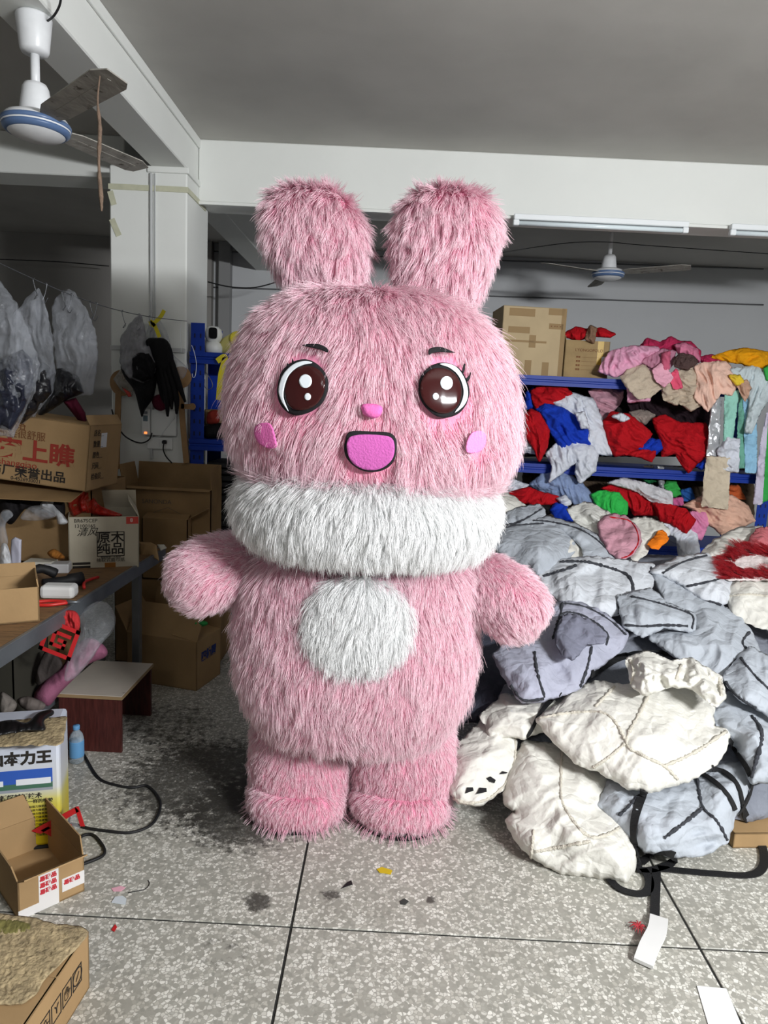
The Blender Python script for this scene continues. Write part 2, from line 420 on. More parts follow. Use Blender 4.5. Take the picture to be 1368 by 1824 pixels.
# ------------------------------------------------------------------ the room
WHITE = mat('white_paint', srgb(226, 228, 224), 0.75, bump=0.06, bscale=25, var=0.03, vscale=2, spec=0.2)
CEIL = mat('ceiling_paint', srgb(186, 184, 179), 0.9, bump=0.15, bscale=9, var=0.07, vscale=2.2, spec=0.1)
WALLM = mat('wall_paint', srgb(208, 210, 212), 0.8, bump=0.05, bscale=20, var=0.03, vscale=1.5, spec=0.15)
DARKGAP = mat('joint_dark', srgb(40, 40, 38), 0.9)
BLACK = mat('black_rubber', srgb(22, 22, 24), 0.6)
GREYM = mat('grey_metal', srgb(128, 134, 140), 0.45, 0.7, var=0.15, vscale=8)
def terrazzo():
    m = bpy.data.materials.new('terrazzo'); m.use_nodes = True; nt = m.node_tree; L = nt.links.new
    N = nt.nodes.new; b = nt.nodes['Principled BSDF']; b.inputs['Roughness'].default_value = 0.42; b.inputs['Specular IOR Level'].default_value = 0.35
    g = N('ShaderNodeNewGeometry'); pos = g.outputs['Position']
    nz = N('ShaderNodeTexNoise'); nz.inputs['Scale'].default_value = 60; L(pos, nz.inputs['Vector'])
    add = N('ShaderNodeMix'); add.data_type = 'VECTOR'; add.inputs[0].default_value = 0.012
    L(pos, add.inputs[4]); L(nz.outputs['Color'], add.inputs[5])
    ve = N('ShaderNodeTexVoronoi'); ve.feature = 'DISTANCE_TO_EDGE'; ve.inputs['Scale'].default_value = 88; L(add.outputs[1], ve.inputs['Vector'])
    vc = N('ShaderNodeTexVoronoi'); vc.inputs['Scale'].default_value = 88; L(add.outputs[1], vc.inputs['Vector'])
    sep = N('ShaderNodeSeparateColor'); L(vc.outputs['Color'], sep.inputs[0])
    chip = N('ShaderNodeValToRGB'); e = chip.color_ramp.elements
    e[0].position = 0.0; e[0].color = srgb(150, 149, 140) + (1,); e[1].position = 1.0; e[1].color = srgb(230, 228, 220) + (1,)
    for p, c in ((0.25, (160, 158, 149)), (0.45, (188, 185, 175)), (0.75, (216, 214, 206))):
        q = e.new(p); q.color = srgb(*c) + (1,)
    L(sep.outputs[0], chip.inputs[0])
    gr = N('ShaderNodeMapRange'); gr.inputs[1].default_value = 0.03; gr.inputs[2].default_value = 0.13; L(ve.outputs['Distance'], gr.inputs[0])
    # cells whose random value is low are sunk in the binder: the chips do not touch everywhere
    sm = N('ShaderNodeMapRange'); sm.inputs[1].default_value = 0.08; sm.inputs[2].default_value = 0.22; L(sep.outputs[1], sm.inputs[0])
    mu = N('ShaderNodeMath'); mu.operation = 'MULTIPLY'; L(gr.outputs[0], mu.inputs[0]); L(sm.outputs[0], mu.inputs[1])
    mx = N('ShaderNodeMix'); mx.data_type = 'RGBA'; L(mu.outputs[0], mx.inputs[0]); mx.inputs[6].default_value = srgb(160, 158, 149) + (1,); L(chip.outputs[0], mx.inputs[7])
    # trodden-in dirt
    n1 = N('ShaderNodeTexNoise'); n1.inputs['Scale'].default_value = 2.3; n1.inputs['Detail'].default_value = 8; n1.inputs['Roughness'].default_value = 0.6; L(pos, n1.inputs['Vector'])
    r1 = N('ShaderNodeMapRange'); r1.inputs[1].default_value = 0.52; r1.inputs[2].default_value = 0.75; r1.inputs[4].default_value = 0.4; L(n1.outputs['Fac'], r1.inputs[0])
    m1 = N('ShaderNodeMix'); m1.data_type = 'RGBA'; m1.blend_type = 'MULTIPLY'; L(r1.outputs[0], m1.inputs[0]); L(mx.outputs[2], m1.inputs[6]); m1.inputs[7].default_value = (0.42, 0.40, 0.36, 1)
    # the blackened glue patch beside the feet
    def blob(c, rad):
        d = N('ShaderNodeVectorMath'); d.operation = 'DISTANCE'; L(pos, d.inputs[0]); d.inputs[1].default_value = c
        r = N('ShaderNodeMapRange'); r.inputs[1].default_value = rad; r.inputs[2].default_value = rad * 0.35; L(d.outputs['Value'], r.inputs[0])
        return r.outputs[0]
    n2 = N('ShaderNodeTexNoise'); n2.inputs['Scale'].default_value = 26; n2.inputs['Detail'].default_value = 9; n2.inputs['Roughness'].default_value = 0.75; L(pos, n2.inputs['Vector'])
    cur = m1.outputs[2]
    for c, rad, amt in (((-0.72, 2.78, 0), 0.62, 0.40), ((-0.5, 2.55, 0), 0.42, 0.42), ((-1.05, 3.25, 0), 0.5, 0.28), ((-0.36, 2.05, 0), 0.07, 0.44), ((-0.13, 2.1, 0), 0.05, 0.36), ((-0.42, 1.83, 0), 0.16, 0.2), ((0.2, 2.1, 0), 0.03, 0.4)):
        ad = N('ShaderNodeMath'); ad.operation = 'MULTIPLY_ADD'; L(blob(c, rad), ad.inputs[0]); ad.inputs[1].default_value = amt; L(n2.outputs['Fac'], ad.inputs[2])
        rr = N('ShaderNodeMapRange'); rr.inputs[1].default_value = 0.72; rr.inputs[2].default_value = 0.86; rr.inputs[4].default_value = 0.85; L(ad.outputs[0], rr.inputs[0])
        mm = N('ShaderNodeMix'); mm.data_type = 'RGBA'; L(rr.outputs[0], mm.inputs[0]); L(cur, mm.inputs[6]); mm.inputs[7].default_value = srgb(52, 50, 46) + (1,)
        cur = mm.outputs[2]
    L(cur, b.inputs['Base Color'])
    bp = N('ShaderNodeBump'); bp.inputs['Strength'].default_value = 0.12; bp.inputs['Distance'].default_value = 0.002; L(ve.outputs['Distance'], bp.inputs['Height']); L(bp.outputs[0], b.inputs['Normal'])
    return m
TERR = terrazzo()
floor = struct(box('floor', (-6, -4.2, -0.12), (5.6, 7.7, -0.004), DARKGAP, bev=0))
sx, sy, gap = 1.26, 1.108, 0.008
slab0 = None
for i in range(-5, 5):
    for j in range(-6, 6):
        x0, x1 = -0.238 + i * sx + gap / 2, -0.238 + (i + 1) * sx - gap / 2
        y0, y1 = 1.948 + (j - 1) * sy + gap / 2, 1.948 + j * sy - gap / 2
        if y0 > 7.6 or y1 < -4.1: continue
        if slab0 is None:
            slab0 = box('slab', (-(x1 - x0) / 2, -(y1 - y0) / 2, -0.03), ((x1 - x0) / 2, (y1 - y0) / 2, 0.0), TERR, floor, bev=0.0015)
            o = slab0
        else:
            o = link(bpy.data.objects.new('slab', slab0.data), floor)
        o.location = ((x0 + x1) / 2, (y0 + y1) / 2, 0)
CH = 3.19
struct(box('ceiling', (-6, -4.2, CH), (5.6, 7.7, CH + 0.12), CEIL, bev=0))
struct(box('wall_back', (-6, 7.6, -0.02), (5.6, 7.75, CH), WALLM, bev=0))
struct(box('wall_left', (-6.15, -4.2, -0.02), (-6, 7.75, CH), WALLM, bev=0))
struct(box('wall_right', (5.6, -4.2, -0.02), (5.75, 7.75, CH), WALLM, bev=0))
struct(box('wall_rear', (-6.15, -4.35, -0.02), (5.75, -4.2, CH), WALLM, bev=0))
# concrete frame: beams and column
struct(box('beam_long', (-1.512, -4.2, 2.94), (-1.30, 7.6, CH), WHITE, bev=0.006))
struct(box('beam_cross', (-1.298, 4.65, 2.82), (5.6, 4.92, CH), WHITE, bev=0.006))
struct(box('beam_cross', (-6, 4.65, 2.94), (-1.762, 4.92, CH), WHITE, bev=0.006))
struct(box('trim_2', (-1.30, -4.2, 3.135), (-1.286, 4.65, CH), WHITE, bev=0.003))
struct(box('trim_3', (-1.29, 4.63, 2.80), (5.5, 4.655, 2.818), WHITE, bev=0.002))
column = struct(box('column', (-1.76, 4.40, 0.0), (-1.295, 4.88, 2.94), WHITE, bev=0.008))
box('capital', (-1.53, 4.388, 2.905), (-1.283, 4.66, 2.94), WHITE, column, bev=0.003)
TAPEM = mat('masking_tape', srgb(196, 196, 172), 0.6, var=0.08, vscale=20)
mt = box('masking_tape', (-1.765, 4.394, 2.80), (-1.288, 4.8, 2.832), TAPEM, column, bev=0.001)
for (a, b_) in (((196, 340), (203, 365)), ((199, 390), (212, 420))):
    p, q = at(*a, 4.396), at(*b_, 4.396)
    ribbon('masking_tape', [p, (p + q) / 2, q], 0.035, TAPEM, column, 0.001, (0, -1, 0), 1)
CONM = mat('conduit_grey', srgb(190, 192, 192), 0.5)
p = at(268.5, 300, 4.385)
box('conduit', (p[0] - 0.008, 4.382, 1.2), (p[0] + 0.008, 4.402, 2.9), CONM, column, bev=0.004)
p = at(275, 300, 4.385)
box('conduit', (p[0] - 0.004, 4.39, 1.45), (p[0] + 0.004, 4.402, 2.9), CONM, column, bev=0.002)
p = at(270, 622, 4.385)
box('cable_channel', (-1.757, 4.385, p[2] - 0.014), (-1.30, 4.402, p[2] + 0.014), CONM, column, bev=0.003)
struct(box('pilaster', (at(389, 560, 7.5)[0], 7.48, 0), (at(409, 560, 7.5)[0], 7.6, CH), mat('pilaster_grey', srgb(150, 150, 150), 0.8), bev=0.004))
struct(box('pilaster', (4.05, 7.3, 0), (4.75, 7.6, CH), WALLM, bev=0.004))
# chase lines on the back wall
struct(box('wall_back_left', (-6, 7.5, -0.004), (-1.95, 7.6, CH), mat('wall_darker_grey', srgb(150, 147, 143), 0.85, var=0.04, vscale=1.5), bev=0.002))  # added panel over the back wall's left stretch, in a darker grey
for y_, n_ in ((527, 'wall_cable'), (463, 'wall_cable')):
    P = [at(x, y_ + (x - 860) * 0.032, 7.58) for x in (372, 620, 860, 1100, 1360)]
    o = tube(n_, P, 0.007, mat('cable_grey', srgb(105, 106, 108), 0.6), None, 6)
    tag(o, 'thin grey cable run along the back wall ' + ('above the cartons' if y_ == 527 else 'right under the ceiling'), 'cable')
o = tube('wall_cable', [at(370, 502, 6.6), at(410, 511, 6.6), at(455, 512, 6.6), at(500, 500, 6.6)], 0.006, BLACK); tag(o, 'black cable sagging between column and left rabbit ear', 'cable')
o = tube('hanging_wire', [at(880, 452, 5.5), at(1000, 434, 5.5), at(1076, 431, 5.5), at(1150, 437, 5.5), at(1368, 452, 5.5)], 0.003, BLACK); tag(o, 'thin wire strung past the far ceiling fan', 'wire')
o = tube('hanging_wire', [at(0, 462, 7.2), at(100, 466, 7.2), at(194, 474, 7.2)], 0.005, BLACK); tag(o, 'thin dark wire along wall left of the column', 'wire')

# ------------------------------------------------------------------ lamps
LW = mat('lamp_white', srgb(232, 236, 238), 0.35)
TUBEM = mat('tube_glass', srgb(225, 236, 240), 0.15)
def tube_lamp(c, dirv, L, label, watts=0.0, group=None):
    rz = math.atan2(dirv[1], dirv[0])
    t = empty('tube_lamp', c, rz, label, 'lamp', group)
    box('housing', (-L / 2, -0.022, 0.0), (L / 2, 0.022, 0.034), LW, t, 0.004)
    for s in (-1, 1): box('end_cap', (s * L / 2 - 0.018 - s * 0.016, -0.018, -0.034), (s * L / 2 + 0.018 - s * 0.016, 0.018, 0.0), LW, t, 0.004)
    if watts:
        mm = mat('tube_lit', (1, 1, 1), emit=(0.94, 0.97, 1.0), estr=6.0)
        tube('glass_tube', [(-L / 2 + 0.03, 0, -0.016), (L / 2 - 0.03, 0, -0.016)], 0.013, mm, t, 12, True, 1)
        ld = bpy.data.lights.new('tube_light', 'AREA'); ld.shape = 'RECTANGLE'; ld.size = L; ld.size_y = 0.16; ld.energy = watts; ld.color = (0.97, 0.985, 1.0)
        lo = bpy.data.objects.new('tube_light', ld); link(lo, t)
        # faces the work floor
        tgt = Vector((-0.4, 3.3, 1.5)); q = (tgt - Vector(c)).to_track_quat('-Z', 'Y')
        lo.matrix_parent_inverse = Matrix.Identity(4)
        R = Matrix.Rotation(rz, 4, 'Z').inverted()
        lo.rotation_euler = (R.to_3x3() @ q.to_matrix()).to_euler()
        lo.location = (0, 0, -0.04)
        ld.spread = math.pi
    else:
        tube('glass_tube', [(-L / 2 + 0.03, 0, -0.017), (L / 2 - 0.03, 0, -0.017)], 0.014, TUBEM, t, 12, True, 1)
    return t
a, b_ = fl(915, 390, 2.79), fl(1231, 401, 2.79)
tube_lamp(((a[0] + b_[0]) / 2, 4.6, 2.785), (1, 0), b_[0] - a[0], 'unlit white fluorescent tube under the beam beside right ear')
tube_lamp((2.62, 4.6, 2.785), (1, 0), 1.18, 'unlit fluorescent tube at the right frame edge under the beam')
for i, (c, d, w, L) in enumerate(LAMPS):
    tube_lamp(c, d, L, ('lit fluorescent tube at the upper right, out of view', 'added fill lamp shaped as a tube behind the viewer, out of view')[i], w)

# ------------------------------------------------------------------ ceiling fans
FANW = mat('fan_white', srgb(222, 224, 226), 0.35, var=0.05, vscale=20)
FANB = mat('fan_blue', srgb(88, 112, 150), 0.35)
BLADE = mat('blade_dusty', srgb(150, 147, 140), 0.75, var=0.25, vscale=16, bump=0.2, bscale=60, dirt=(srgb(84, 78, 70), 0.6, 22))
def ceiling_fan(c, top, tips, label, s=1.0, bw=0.15):
    t = empty('ceiling_fan', c, 0, label, 'ceiling fan', 'ceiling fans')
    H = top - c[2]
    lathe('canopy', [(0.022, H - 0.135), (0.045 * s, H - 0.13), (0.05 * s, H - 0.12), (0.062 * s, H - 0.012), (0.058 * s, H - 0.005), (0.04 * s, H)], FANW, t)
    lathe('down_rod', [(0.016, 0.1), (0.016, H - 0.12)], FANW, t, seg=14)
    lathe('motor_neck', [(0.055 * s, 0.035), (0.058 * s, 0.05), (0.046 * s, 0.13), (0.038 * s, 0.145), (0.02 * s, 0.15)], FANW, t)
    mo = lathe('motor', [(0.03, 0.045), (0.075 * s, 0.042), (0.105 * s, 0.03), (0.118 * s, 0.012), (0.118 * s, -0.004), (0.108 * s, -0.018), (0.09 * s, -0.032), (0.05 * s, -0.046), (0.0, -0.05)], FANW, t, seg=36)
    lathe('band', [(0.1185 * s, 0.014), (0.1205 * s, 0.009), (0.1205 * s, 0.003), (0.1185 * s, -0.002)], FANB, mo, seg=36)
    lathe('band', [(0.117 * s, -0.007), (0.1145 * s, -0.016), (0.104 * s, -0.025), (0.1, -0.026)], FANB, mo, seg=36)
    for tip in tips:
        d = np.array(tip) - np.array(c); a = math.atan2(d[1], d[0]); L = math.hypot(d[0], d[1])
        M = Matrix.Rotation(a, 4, 'Z') @ Matrix.Translation((0, 0, 0.012)) @ Matrix.Rotation(math.radians(-10), 4, 'X')
        w = bw / 2
        pl = prism('blade', [(0.11, -0.03), (0.17, -w * 0.86), (L - 0.06, -w), (L, -w * 0.55), (L - 0.015, w * 0.75), (L - 0.05, w), (0.17, w * 0.86), (0.11, 0.03)], 0.004, BLADE, t, -0.002, M)
        prism('rib', [(0.18, -0.006), (L - 0.05, -0.006), (L - 0.05, 0.006), (0.18, 0.006)], 0.006, BLADE, pl, -0.003, M)
        prism('bracket', [(0.06, -0.018), (0.2, -0.014), (0.2, 0.014), (0.06, 0.018)], 0.006, BLADE, pl, 0.002, M)
    return t
fc = at(65, 226, 2.76)
f1 = ceiling_fan(fc, 2.94, [fl(208, 140, fc[2]), fl(255, 307, fc[2]), fc + np.array([-0.62, -0.1, 0])], 'dusty white ceiling fan with blue bands at upper left', bw=0.115)
RAG = mat('dusty_string', srgb(112, 94, 80), 0.95, bump=0.5, bscale=120, var=0.2, vscale=40)
o = tube('dust_string', [at(178, 135, 2.3), at(174, 180, 2.3), at(178, 230, 2.3), at(176, 290, 2.3), at(180, 350, 2.3), at(181, 376, 2.3)], [0.002, 0.003, 0.006, 0.0055, 0.006, 0.003], RAG, None, 7, True, 5, 0.25)
tag(o, 'brown dusty string hanging from the near fan blade', 'string')
o = tube('fan_wire', [at(84, 38, 2.75), at(96, 28, 2.7), at(106, 10, 2.68), at(109, -8, 2.66)], 0.004, BLACK); tag(o, 'black wire above the near ceiling fan', 'wire')
fc2 = at(1083, 489, 5.75)
_ta = fl(1226, 479, fc2[2]); _an = math.atan2(_ta[1] - fc2[1], _ta[0] - fc2[0])
ceiling_fan(fc2, CH, [fc2 + 0.62 * np.array([math.cos(_an + k * 2 * math.pi / 3), math.sin(_an + k * 2 * math.pi / 3), 0]) for k in range(3)], 'far ceiling fan seen below the beam tube lamp', s=1.05, bw=0.12)

# ------------------------------------------------------------------ cartons
KRAFT = [mat('kraft_a', srgb(164, 135, 97), 0.85, bump=0.1, bscale=30, var=0.08, vscale=7, spec=0.15),
         mat('kraft_b', srgb(150, 122, 86), 0.85, bump=0.1, bscale=30, var=0.1, vscale=9, spec=0.15),
         mat('kraft_c', srgb(186, 166, 132), 0.8, bump=0.08, bscale=25, var=0.06, vscale=6, spec=0.15)]
KEDGE = mat('kraft_edge', srgb(196, 166, 120), 0.9)
INKB = mat('ink_black', srgb(40, 36, 32), 0.8)
INKR = mat('ink_red', srgb(150, 52, 40), 0.8)
INKBR = mat('ink_brown', srgb(120, 78, 48), 0.8)
INKBL = mat('ink_blue', srgb(40, 58, 120), 0.8)
CLEARTAPE = mat('packing_tape', srgb(150, 120, 78), 0.18, spec=0.6)
def carton(label, loc, dims, rz, m=0, flaps=(), closed=False, wall=0.005, rx=0.0, ry=0.0, group=None, name='carton', mt=None):
    w, d, h = dims; K = mt or KRAFT[m]
    t = empty(name, loc, rz, label, 'box', group, rx, ry)
    bm = bmesh.new()
    parts = [((-w / 2, -d / 2, 0), (w / 2, d / 2, wall)), ((-w / 2, -d / 2, 0), (w / 2, -d / 2 + wall, h)), ((-w / 2, d / 2 - wall, 0), (w / 2, d / 2, h)),
             ((-w / 2, -d / 2, 0), (-w / 2 + wall, d / 2, h)), ((w / 2 - wall, -d / 2, 0), (w / 2, d / 2, h))]
    for lo, hi in parts:
        r = bmesh.ops.create_cube(bm, size=1.0)['verts']
        for v in r: v.co = Vector([(lo[i] + hi[i]) / 2 + v.co[i] * (hi[i] - lo[i]) for i in range(3)])
    bm_obj('body', bm, K, t)
    if closed:
        box('flap', (-w / 2, -d / 2, h - wall), (w / 2, -0.001, h), K, t, 0.001)
        box('flap', (-w / 2, 0.001, h - wall), (w / 2, d / 2, h), K, t, 0.001)
    for side, angd, ln in flaps:
        a = math.radians(angd); c, s = math.cos(a), math.sin(a)
        if side == 'f': p0, p1, dv = (-w / 2, -d / 2, h), (w / 2, -d / 2, h), (0, c, s)
        elif side == 'b': p0, p1, dv = (w / 2, d / 2, h), (-w / 2, d / 2, h), (0, -c, s)
        elif side == 'l': p0, p1, dv = (-w / 2, d / 2, h), (-w / 2, -d / 2, h), (c, 0, s)
        else: p0, p1, dv = (w / 2, -d / 2, h), (w / 2, d / 2, h), (-c, 0, s)
        p0, p1, dv = map(np.array, (p0, p1, dv)); e = (p1 - p0) / np.linalg.norm(p1 - p0); n = np.cross(e, dv)
        ins = 0.006
        A = [p0 + e * ins * 0.2, p1 - e * ins * 0.2, p1 + dv * ln - e * ins, p0 + dv * ln + e * ins]
        V = [q + n * 0.0 for q in A] + [q - n * 0.004 for q in A]
        mesh('flap', V, [(0, 1, 2, 3), (7, 6, 5, 4), (0, 4, 5, 1), (1, 5, 6, 2), (2, 6, 7, 3), (3, 7, 4, 0)], K, t)
    t['dims'] = [w, d, h]
    return t
def tape(t, face, x0, x1, z0, z1, m=None):
    """a strip of tape on a face: f front, r right, t top, in the carton's own metres"""
    w, d, h = t['dims']; e = 0.0012
    if face == 'f': lo, hi = (x0, -d / 2 - e, z0), (x1, -d / 2 + 0.0005, z1)
    elif face == 'r': lo, hi = (w / 2 - 0.0005, x0, z0), (w / 2 + e, x1, z1)
    else: lo, hi = (x0, z0, h - 0.0005), (x1, z1, h + e)
    return box('tape', lo, hi, m or CLEARTAPE, t, 0)
def printf(t, face, body, x, z, size, m=INKB, sx=1.0, align='LEFT', bold=0.0, shear=0.0):
    w, d, h = t['dims']
    if face == 'f': return text('print', body, size, m, t, (x, -d / 2 - 0.0018, z), (math.pi / 2, 0, 0), align, sx=sx, bold=bold, shear=shear)
    return text('print', body, size, m, t, (w / 2 + 0.0018, x, z), (math.pi / 2, 0, math.pi / 2), align, sx=sx, bold=bold, shear=shear)
def frame_on(t, face, x0, x1, z0, z1, th, m):
    for a in ((x0, x1, z0, z0 + th), (x0, x1, z1 - th, z1), (x0, x0 + th, z0, z1), (x1 - th, x1, z0, z1)):
        o = tape(t, face, *a, m); o.name = 'print'

# ------------------------------------------------------------------ workbench on the left
BENCHW = mat('bench_wood', srgb(128, 98, 66), 0.75, bump=0.2, bscale=30, var=0.25, vscale=10, dirt=(srgb(70, 52, 38), 0.58, 14), stretch=(1, 6, 1))
t = empty('workbench', (-1.9, 3.0, 0), 0, 'worn wooden workbench with grey metal edge along the left', 'workbench')
box('table_top', (-0.7, -1.6, 0.715), (0.635, 0.86, 0.75), BENCHW, t, 0.003)
box('edge_rail', (0.636, -1.6, 0.69), (0.652, 0.872, 0.752), GREYM, t, 0.002)
box('edge_rail', (-0.7, 0.861, 0.69), (0.635, 0.873, 0.752), GREYM, t, 0.002)
for x in (-0.6, 0.60):
    for y in (-1.4, 0.56): box('leg', (x - 0.02, y - 0.02, 0), (x + 0.02, y + 0.02, 0.715), GREYM, t, 0.002)
box('lower_rail', (0.40, -1.38, 0.20), (0.44, 0.54, 0.24), GREYM, t, 0.002)
box('lower_shelf', (-0.62, -1.5, 0.185), (0.395, 0.54, 0.2), mat('dark_board', srgb(58, 48, 42), 0.8, var=0.2), t, 0.002)

# stool
STW = mat('stool_white', srgb(196, 188, 176), 0.6, var=0.05, dirt=(srgb(84, 72, 58), 0.63, 11))
STR = mat('stool_redwood', srgb(74, 34, 30), 0.45, var=0.35, vscale=14, stretch=(8, 8, 1), bump=0.05)
STE = mat('stool_edge', srgb(150, 126, 92), 0.7)
t = empty('stool', (-1.29, 3.15, 0), 0, 'low stool with chipped white top and dark red wood sides', 'stool')
tp = box('seat', (-0.145, -0.205, 0.255), (0.145, 0.205, 0.27), STW, t, 0.001)
box('edge_strip', (-0.146, -0.208, 0.254), (0.146, -0.2045, 0.268), STE, tp, 0)
box('edge_strip', (0.1452, -0.206, 0.254), (0.148, 0.206, 0.268), STE, tp, 0)
box('side_panel', (-0.14, -0.2, 0.0), (0.14, -0.183, 0.254), STR, t, 0.001)
box('side_panel', (-0.14, 0.183, 0.0), (0.14, 0.2, 0.254), STR, t, 0.001)
box('stretcher', (-0.01, -0.18, 0.15), (0.006, 0.18, 0.254), STR, t, 0.001)

# cartons behind the bench end
c = fl(350, 1231); e1 = fl(415, 1195) - c; e1 /= np.linalg.norm(e1); yaw = -0.25
w_, d_, h_ = 0.44, 0.27, 0.28
ctr = c + (-np.array([math.cos(yaw), math.sin(yaw), 0])) * w_ / 2 + np.array([-math.sin(yaw), math.cos(yaw), 0]) * d_ / 2
t = carton('big open carton on the floor by rabbit arm with blue print', ctr, (w_, d_, h_), yaw, 0, [('f', 55, 0.19), ('b', 95, 0.2), ('r', 8, 0.16), ('l', 120, 0.16)])
printf(t, 'r', '四箱圆', -0.09, 0.175, 0.062, INKBL, 0.9, bold=0.002)
o = lump('scrap_cloth', z3((1030, 870), (1040, 850), (1090, 852), (1100, 870), (1060, 882)), ('Y', 3.75, 20), 0.02, cloth('green_scrap', (60, 160, 84)), 'small bright green scrap poking out of the floor carton', 'cloth', step=1.5)
ya = 0.02
tA = carton('open carton with raised flaps and faint grey print before the column', (at(297, 870, 4.13)[0], 4.262, 0.522), (0.53, 0.256, 0.535), 0.0, 1, [('f', 200, 0.03), ('b', 92, 0.13), ('l', 100, 0.13), ('r', 86, 0.13)])
INKG = mat('ink_grey', srgb(104, 92, 78), 0.8)
printf(tA, 'f', 'SANONDA', -0.15, 0.45, 0.036, INKG)
for sgn in (1, -1):
    tube('print', [(-0.08, -0.129, 0.385), (0.005, -0.129, 0.385 + 0.034 * sgn), (0.09, -0.129, 0.38)], 0.0012, INKG, tA, 4, False, 1)
carton('brown carton with one bent flap standing beside the bench end', (at(289, 920, 4.0)[0], 4.088, 0.522), (0.27, 0.085, 0.365), 0.0, 1, [('r', 150, 0.12), ('f', 15, 0.08)])
carton('plain brown carton at the bottom of the stack behind bench', (-1.3, 4.213, 0.0), (0.62, 0.34, 0.52), 0.0, 1, [], True)
# tissue carton
q0, q1 = fl(123, 1013, 0.75), fl(248, 1008, 0.75); e = q1 - q0; yw = math.atan2(e[1], e[0]); w_ = np.linalg.norm(e)
TISS = mat('tissue_carton', srgb(190, 182, 162), 0.8, bump=0.15, bscale=14, var=0.06, vscale=8)
n_ = np.array([-math.sin(yw), math.cos(yw), 0])
t = carton('off white tissue carton with stamped square logo on the bench', (q0 + q1) / 2 + n_ * 0.11, (w_, 0.22, 0.262), yw, mt=TISS, flaps=[('b', 75, 0.1), ('r', 60, 0.09)], rx=0.06)
printf(t, 'f', '原木', -0.005, 0.155, 0.062, INKB, bold=0.001, align='CENTER').location.x = 0.028
printf(t, 'f', '纯品', 0.028, 0.098, 0.062, INKB, bold=0.001, align='CENTER')
frame_on(t, 'f', -0.035, 0.092, 0.062, 0.187, 0.004, INKB)
printf(t, 'f', '抽取式面巾纸', 0.028, 0.043, 0.022, INKB, align='CENTER')
printf(t, 'f', '柔韧有余 · 不易破', 0.028, 0.058, 0.012, INKB, align='CENTER')
printf(t, 'f', 'BR67SCEP', -0.135, 0.243, 0.024, INKB)
printf(t, 'f', '13100165', -0.135, 0.217, 0.024, INKB)
printf(t, 'f', '清风', -0.125, 0.185, 0.046, INKB, shear=0.35)
for z_ in (0.03, 0.012): tape(t, 'f', -0.145, -0.065, z_ - 0.006, z_ + 0.006, INKB).name = 'print'
tape(t, 'f', 0.0, 0.05, 0.0, 0.03, mat('brown_tape', srgb(150, 100, 48), 0.3))
tape(t, 'f', 0.1, w_ / 2 - 0.004, 0.225, 0.26, mat('red_corner', srgb(200, 70, 60), 0.7)).name = 'print'
printf(t, 'f', '8', 0.118, 0.243, 0.026, mat('white_ink', srgb(235, 228, 220), 0.8))
REDBAG = plastic('red_bag', srgb(200, 34, 26), 0.9, 0.3)
lump('plastic_bag', z3((350, 200), (360, 130), (400, 80), (450, 110), (470, 150), (500, 200), (540, 245), (650, 290), (560, 300), (450, 280), (380, 295)), ('Y', 3.42, 20), 0.07, REDBAG,
     'crumpled red plastic bag on top of the tissue carton', 'bag', fold=0.018, freq=16, fac=0.015, fsize=0.05)

# shoe carton and what carries it
t0 = carton('dark brown open carton under the printed carton on bench', (-1.86, 3.62, 0.75), (0.8, 0.45, 0.40), 0.0, 1, [('f', 195, 0.22)])
ctr = at(180, 857, 3.22); 
t = carton('printed shoe carton tilted on the bench below the hanging bags', (-1.80, 3.42, 1.175), (0.78, 0.34, 0.31), -0.04, 0, [('r', 60, 0.05)], True, ry=0.09)
printf(t, 'f', '行穿难路', -0.13, 0.265, 0.055, INKBR); printf(t, 'f', '长城布鞋很舒服', -0.13, 0.222, 0.045, INKBR)
printf(t, 'f', '穿上瞧', -0.045, 0.145, 0.108, INKR, 1.15, bold=0.003)
printf(t, 'f', '长城', -0.27, 0.152, 0.06, INKR)
printf(t, 'f', 'ngchengchuanshangqiao', -0.31, 0.085, 0.042, INKR, 1.15)
printf(t, 'f', '长城布厂荣誉出品', -0.2, 0.046, 0.055, INKB, 1.12, bold=0.001)
printf(t, 'f', '0-4526930021', 0.03, 0.014, 0.025, INKB)
for x in (-0.165, -0.09): tape(t, 'f', x, x + 0.012, 0.0, 0.31, mat('white_strap', srgb(205, 196, 180), 0.6))
for i, s in enumerate(('店名', '数量', '颜色', '尺码', '检验员')): printf(t, 'r', s + '__', -0.13, 0.27 - i * 0.052, 0.034, INKB)
tape(t, 'r', -0.05, 0.01, 0.2, 0.27, mat('paper_label', srgb(220, 222, 225), 0.7))

# clutter on the bench
def bx(name, label, cat, px, dims, rz, m, z=0.75, **k):
    p = fl(px[0], px[1], z); w, d, h = dims
    o = box(name, (-w / 2, 0, 0), (w / 2, d, h), m, None, k.get('bev', 0.006), 2); o.location = Vector(p); o.rotation_euler.z = rz
    return tag(o, label, cat)
q = fl(71, 1107, 0.75)
carton('small kraft carton open towards the viewer at the bench edge', q + np.array([-0.17 * math.cos(0.5) - 0.1 * math.sin(0.5), -0.17 * math.sin(0.5) + 0.1 * math.cos(0.5), 0.002]), (0.34, 0.2, 0.13), 0.5, 2, [('r', 80, 0.03), ('b', 95, 0.05)], mt=KRAFT[0])
q = fl(70, 985, 0.75)
carton('small brown carton holding a clear bag on the bench', (q[0], q[1] + 0.12, 0.80), (0.26, 0.2, 0.14), 0.28, 0, [])
box_ = bx('parts_box', 'white cardboard parts box lying before the small brown carton', 'box', (66, 1020), (0.13, 0.09, 0.05), 0.1, mat('white_card', srgb(206, 202, 190), 0.7))
